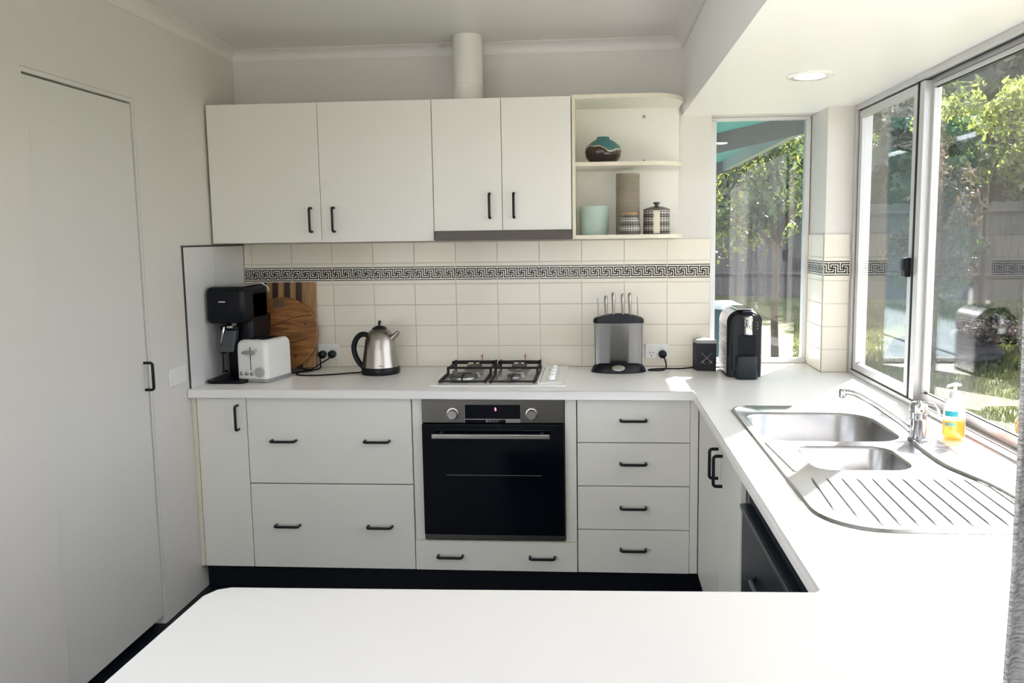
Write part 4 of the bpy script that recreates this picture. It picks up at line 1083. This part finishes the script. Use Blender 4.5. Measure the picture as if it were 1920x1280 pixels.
bm = bm_new(); N = 60; V = []
for j in range(N+1):
    row = []
    for i in range(N+1):
        x = -6+36*i/N; y = -12+46*j/N
        z = gz(x, y)
        if x < 3.02 and y < .18: z = min(z, -.2)
        row.append(bm.verts.new((x, y, z)))
    V.append(row)
for j in range(N):
    for i in range(N): bm.faces.new((V[j][i], V[j][i+1], V[j+1][i+1], V[j+1][i]))
obj('lawn', bm, M_LAWN, kind='structure', smooth=True)

def mesh_obj(name, verts, faces, mats, mi=None, parent=None, **props):
    me = bpy.data.meshes.new(name); me.from_pydata(verts, [], faces); me.validate()
    for m in mats: me.materials.append(m)
    if mi: me.polygons.foreach_set('material_index', mi)
    o = bpy.data.objects.new(name, me); COL.objects.link(o)
    if parent is not None: o.parent = parent
    OFF[o] = Vector((0, 0, 0))
    for k, v in props.items(): o[k] = v
    return o
def leaf_mat(name, c1, c2):
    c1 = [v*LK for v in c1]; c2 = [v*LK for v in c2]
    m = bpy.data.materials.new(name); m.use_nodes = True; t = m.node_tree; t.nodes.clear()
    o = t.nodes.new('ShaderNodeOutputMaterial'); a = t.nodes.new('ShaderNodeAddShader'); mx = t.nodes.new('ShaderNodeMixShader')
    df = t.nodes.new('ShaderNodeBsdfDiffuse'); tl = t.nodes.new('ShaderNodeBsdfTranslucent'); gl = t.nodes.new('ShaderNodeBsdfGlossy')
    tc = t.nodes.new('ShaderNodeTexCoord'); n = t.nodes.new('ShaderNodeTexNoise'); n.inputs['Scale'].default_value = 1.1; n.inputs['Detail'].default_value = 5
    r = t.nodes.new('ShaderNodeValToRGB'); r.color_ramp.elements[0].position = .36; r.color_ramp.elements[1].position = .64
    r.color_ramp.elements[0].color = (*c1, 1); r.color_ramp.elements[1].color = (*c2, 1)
    t.links.new(tc.outputs['Object'], n.inputs['Vector']); t.links.new(n.outputs['Fac'], r.inputs[0])
    for s in (df, tl): t.links.new(r.outputs[0], s.inputs['Color'])
    gl.inputs['Roughness'].default_value = .35; gl.inputs['Color'].default_value = (.8, .85, .8, 1)
    mx.inputs[0].default_value = .6; t.links.new(df.outputs[0], mx.inputs[1]); t.links.new(tl.outputs[0], mx.inputs[2])
    m2 = t.nodes.new('ShaderNodeMixShader'); m2.inputs[0].default_value = .07
    t.links.new(mx.outputs[0], m2.inputs[1]); t.links.new(gl.outputs[0], m2.inputs[2]); t.links.new(m2.outputs[0], o.inputs[0])
    return m
L_GREEN = leaf_mat('leaf_green', (.04, .10, .03), (.26, .40, .09))
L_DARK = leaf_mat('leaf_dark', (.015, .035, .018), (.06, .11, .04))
L_YEL = leaf_mat('leaf_yellow_green_sunlit', (.10, .17, .04), (1.15, 1.35, .3))  # bright end of the ramp puts sunlit highlights into the leaf colour
L_PALE = leaf_mat('leaf_pale', (.20, .25, .18), (.55, .60, .48))
L_RED = leaf_mat('leaf_bronze', (.20, .13, .08), (.45, .32, .18))
L_GRASS = leaf_mat('grass_blade', (.14, .20, .035), (.50, .55, .16))

def tree_mesh(rx, rz, h0, nleaf, size, seed, core=.72, m=(L_GREEN, L_DARK)):
    rnd = random.Random(seed); verts = []; faces = []; mi = []
    clumps = []
    for i in range(46):
        while True:
            p = Vector((rnd.uniform(-1, 1), rnd.uniform(-1, 1), rnd.uniform(-1, 1)))
            if .25 < p.length < 1: break
        p = p.normalized()*(.55+.42*rnd.random())
        clumps.append((Vector((p.x*rx, p.y*rx, h0+rz+p.z*rz)), rnd.uniform(.16, .34)*rx, rnd.random()))
    for k in range(nleaf):
        c, cr, q = clumps[rnd.randrange(len(clumps))]
        d = Vector((rnd.gauss(0, 1), rnd.gauss(0, 1), rnd.gauss(0, .75))); d = d.normalized()*cr*(.55+.5*rnd.random())
        p = c+d; s = size*rnd.uniform(.6, 1.3)
        n_ = (d.normalized()+Vector((rnd.gauss(0, .6), rnd.gauss(0, .6), rnd.gauss(0, .6)))).normalized()
        a = n_.orthogonal().normalized(); a.rotate(Matrix.Rotation(rnd.uniform(0, 6.28), 3, n_)); b_ = n_.cross(a)
        i0 = len(verts)
        verts += [tuple(p-a*s), tuple(p+b_*s*.42), tuple(p+a*s), tuple(p-b_*s*.42)]
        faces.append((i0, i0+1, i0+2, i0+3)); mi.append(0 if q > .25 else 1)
    return verts, faces, mi
tree_id = 0
TREES = {}
def tree(x, y, rx, rz, h0, nleaf, size, mats, label, name='tree', cat='tree', group='trees beyond the fence', core=True, key=None):
    global tree_id; tree_id += 1
    t = thing(name, label, cat, (x, y, gz(x, y)), random.Random(tree_id).uniform(0, 6), group=group)
    v, f, mi = tree_mesh(rx, rz, h0, nleaf, size, tree_id)
    mesh_obj('foliage', v, f, mats, mi, t)
    bm = bm_new()
    tube(bm, [(0, 0, -.3), (.03, .02, h0*.5), (-.02, 0, h0+rz*.5), (.05, .05, h0+rz*1.4)], [.03*rx+.02, .025*rx+.015, .02*rx+.01, .01], 8)
    for k in range(5):
        a = k*1.3; tube(bm, [(0, 0, h0+rz*.2*k*.6), (math.cos(a)*rx*.35, math.sin(a)*rx*.35, h0+rz*(.5+.15*k)), (math.cos(a)*rx*.6, math.sin(a)*rx*.6, h0+rz*(.8+.15*k))], [.02*rx+.01, .015*rx+.008, .005], 6)
    obj('trunk', bm, M_BARK, t, world=False, smooth=True)
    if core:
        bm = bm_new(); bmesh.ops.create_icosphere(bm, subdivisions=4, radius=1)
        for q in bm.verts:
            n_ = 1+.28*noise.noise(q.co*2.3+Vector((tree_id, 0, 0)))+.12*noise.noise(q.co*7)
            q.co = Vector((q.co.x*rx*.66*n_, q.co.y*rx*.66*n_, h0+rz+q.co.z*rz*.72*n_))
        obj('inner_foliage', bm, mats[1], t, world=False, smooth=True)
    return t
# back row, tall and dense
tl_ = ['tall dark tree closing the left of the garden behind the pergola', 'broad green tree behind the middle of the fence', 'tall dense tree behind the right part of the fence', 'dense dark tree at the far right of the garden']
row = [(.5, 17.5, 2.8, 2.7), (4.2, 17.5, 2.8, 2.8), (7.8, 17.5, 2.9, 3.1), (11.2, 16.4, 2.9, 3.3), (14.6, 14.6, 3.0, 3.3), (18.0, 11.4, 3.2, 3.2)]
names_ = ['tall dark tree at the left end behind the pergola roof', 'broad green tree seen high in the narrow end window', 'tall dense tree behind the fence left of the window mullion', 'tall dense tree rising above the fence in the large pane',
          'dark tree at the far right of the large pane', 'rightmost dark tree behind the curtain side of the garden']
for (x, y, rx, rz), l in zip(row, names_): tree(x, y, rx, rz, .3, 5200, .15, (L_GREEN, L_DARK), l)
# hedge layer right behind the fence
row = [(2.4, 14.6, 1.7, 1.6), (5.2, 14.3, 1.6, 1.7), (8.2, 13.2, 1.6, 1.8), (11.0, 12.2, 1.7, 1.9)]
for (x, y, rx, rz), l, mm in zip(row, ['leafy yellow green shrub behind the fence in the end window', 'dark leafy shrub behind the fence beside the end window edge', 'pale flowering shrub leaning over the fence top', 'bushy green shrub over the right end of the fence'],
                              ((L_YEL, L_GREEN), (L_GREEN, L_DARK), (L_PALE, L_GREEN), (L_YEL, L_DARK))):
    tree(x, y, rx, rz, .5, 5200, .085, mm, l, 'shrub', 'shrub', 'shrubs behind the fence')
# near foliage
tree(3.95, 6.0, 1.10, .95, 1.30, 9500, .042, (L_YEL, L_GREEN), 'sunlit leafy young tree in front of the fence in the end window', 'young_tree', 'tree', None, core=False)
tree(6.05, 6.6, .62, 1.0, .55, 3600, .042, (L_RED, L_GREEN), 'slender bronze leaved shrub beside the mullion of the large pane', 'shrub', 'shrub', None, core=False)
tree(9.9, 9.6, 1.3, 1.0, 2.3, 4200, .075, (L_PALE, L_YEL), 'pale leaved branch tree arching over the fence in the large pane', 'young_tree', 'tree', None, core=False)
tree(7.6, 8.6, .9, .8, 2.1, 3000, .065, (L_YEL, L_GREEN), 'yellow green feathery tree left of the fence end in the large pane', 'young_tree', 'tree', None, core=False)

# fence
fn = thing('timber_fence', 'weathered grey paling fence with two rails across the garden', 'fence', (6.5, 11.5, .2))
bm = bm_new(); rnd = random.Random(3)
FA, FB = Vector((.5, 13.6)), Vector((14.5, 9.4)); FD = (FB-FA); FL = FD.length; FD.normalize(); FNn = Vector((-FD.y, FD.x))
npal = int(FL/.115)
for i in range(npal):
    c = FA+FD*(i*.115); z0 = gz(c.x, c.y)-.05; h = 1.83+rnd.uniform(-.015, .015)
    a = c+FNn*.0; vs = []
    for (s, d) in ((-.006, 0), (.112, 0), (.112, .016), (-.006, .016)):
        p = a+FD*s+FNn*(d+(.008 if i % 2 else 0)); vs.append(p)
    lo_ = [bm.verts.new((p.x, p.y, z0)) for p in vs]; hi = [bm.verts.new((p.x, p.y, z0+h)) for p in vs]
    bm.faces.new(hi); 
    for k in range(4): bm.faces.new((lo_[k], lo_[(k+1) % 4], hi[(k+1) % 4], hi[k]))
obj('palings', bm, M_FENCE, fn)
for hz in (.45, 1.60):
    bm = bm_new(); pts = []
    for i in range(30):
        c = FA+FD*(FL*i/29)-FNn*.03; pts.append((c.x, c.y, gz(c.x, c.y)+hz))
    tube(bm, pts, .05, 4); obj('rail', bm, M_FENCE, fn)

# boulder with dry plant
bd_ = thing('garden_boulder', 'dark boulder at the edge of the lawn', 'boulder', (6.0, 5.9, gz(6.0, 5.9)))
bm = bm_new(); bmesh.ops.create_icosphere(bm, subdivisions=5, radius=1)
for q in bm.verts:
    n_ = 1+.35*noise.noise(q.co*1.6)+.12*noise.noise(q.co*5)
    q.co = Vector((q.co.x*.62*n_, q.co.y*.4*n_, .12+q.co.z*.24*n_))
obj('rock', bm, mat('dark_rock', (.045, .042, .042), .75, bump=.8, bscale=12, var=.4, vscale=5), bd_, world=False, smooth=True)
v, f, mi = tree_mesh(.40, .17, .18, 1200, .035, 99)
dpz = thing('dry_plant', 'dry pinkish ground plant spilling over the dark boulder', 'plant', (6.35, 5.75, gz(6.35, 5.75)))
mesh_obj('foliage', v, f, (leaf_mat('leaf_dry_pink', (.25, .17, .14), (.55, .45, .40)), L_DARK), mi, dpz)

# grass blades
rnd = random.Random(11); vv = []; ff = []
for i in range(60000):
    y = -2.5+rnd.random()**1.0*13; k = rnd.uniform(.25, .62); x = 1.72+(y+3.77)*k
    if x < 3.1: continue
    z = gz(x, y); h = rnd.uniform(.025, .07)*(1+max(0, y)*.04); a = rnd.uniform(0, 6.28); w_ = .006*(1+max(0, y)*.08)
    dx, dy = math.cos(a)*w_, math.sin(a)*w_; lx, ly = rnd.gauss(0, .02), rnd.gauss(0, .02); i0 = len(vv)
    vv += [(x-dx, y-dy, z-.005), (x+dx, y+dy, z-.005), (x+lx, y+ly, z+h)]; ff.append((i0, i0+1, i0+2))
g = mesh_obj('grass', vv, ff, [L_GRASS]); g['kind'] = 'stuff'; g['label'] = 'short yellow green grass of the back lawn'; g['category'] = 'grass'

# the house carries on behind the back wall, clad in pale blue weatherboards
M_WB = mat('pale_blue_paint', (.36, .45, .49), .5, bump=.4, bscale=14, stretch=(.2, .2, 1))
bm = bm_new()
for i in range(14):
    z = -.36+i*.205
    loft(bm, [[(2.100, y, z), (2.156, y, z), (2.144, y, z+.205), (2.100, y, z+.205)] for y in (.161, 3.9)])
obj('wall_outside', bm, M_WB, kind='structure')
lg = obj('garden_bench', B((2.21, 2.40, 1.0, 3.3, .545, .585), (2.22, 2.38, 1.05, 1.12, -.25, .545), (2.22, 2.38, 3.15, 3.22, -.25, .545)), mat('bench_white', (.45, .46, .46), .5), label='white slatless bench along the pale blue outside wall', cat='bench')
bq = thing('barbecue', 'dark blue green covered barbecue outside the end window', 'barbecue', (2.52, 1.25, -.25))
M_COV = mat('cover_fabric', (.02, .05, .06), .7, bump=.5, bscale=20, var=.3)
bm = bm_new(); rbx(bm, 2.42, 2.70, 1.0, 1.5, -.24, 1.10, .10, .09); obj('cover', bm, M_COV, bq, smooth=True)

# pergola with teal sheet roof outside the end window
pg = thing('pergola', 'grey timber pergola with teal sheet roof outside the end window', 'pergola', (2.2, 1.5, -.3))
M_TEALR, t, b = nmat('teal_sheet')
b.inputs['Base Color'].default_value = (.13, .36, .33, 1); b.inputs['Roughness'].default_value = .4
t.nodes.new('ShaderNodeBsdfTranslucent')
trn = [n for n in t.nodes if n.type == 'BSDF_TRANSLUCENT'][0]; trn.inputs[0].default_value = (.11, .27, .25, 1)
mxs = t.nodes.new('ShaderNodeMixShader'); mxs.inputs[0].default_value = .55
t.links.new(b.outputs[0], mxs.inputs[1]); t.links.new(trn.outputs[0], mxs.inputs[2]); t.links.new(mxs.outputs[0], [n for n in t.nodes if n.type == 'OUTPUT_MATERIAL'][0].inputs[0])
M_PG = mat('pergola_paint', (.09, .10, .11), .6)
def zr(x): return 2.10+.21*(x-2.80)
def slope_box(bm, x0, x1, y0, y1, a0, a1):
    vs = [bm.verts.new((x, y, zr(x)+a)) for x, y, a in ((x0, y0, a0), (x1, y0, a0), (x1, y1, a0), (x0, y1, a0), (x0, y0, a1), (x1, y0, a1), (x1, y1, a1), (x0, y1, a1))]
    for f in ((3, 2, 1, 0), (4, 5, 6, 7), (0, 1, 5, 4), (1, 2, 6, 5), (2, 3, 7, 6), (3, 0, 4, 7)): bm.faces.new([vs[i] for i in f])
bm = bm_new(); slope_box(bm, 2.17, 3.17, .63, .68, -.05, .055); obj('beam', bm, M_PG, pg)
bm = bm_new(); slope_box(bm, 2.17, 2.94, 3.4, 3.46, -.05, .055); obj('beam', bm, M_PG, pg)
bm = bm_new(); slope_box(bm, 2.17, 3.17, .17, .69, .058, .066); slope_box(bm, 2.17, 2.94, .69, 3.5, .058, .066); obj('roof_sheet', bm, M_TEALR, pg)
bm = bm_new(); slope_box(bm, 2.86, 2.94, .69, 3.4, -.03, .055); obj('rafter', bm, mat('grey_fascia', (.33, .34, .34), .5), pg)
obj('post', B((2.64, 2.72, 3.39, 3.47, -.25, zr(2.68)-.05)), M_PG, pg)

# unseen pale concrete around the dining end, added to bounce neutral light indoors
struct('bounce_patio', B((3.02, 8.0, -9.5, -3.2, -.30, -.12), (-1.5, 3.02, -11.0, -7.12, -.30, -.12), (-4.5, -.13, -9.5, -1.0, -.30, -.12)), mat('concrete', (.50, .49, .46), .85, bump=.3, bscale=80, var=.1, vscale=8))
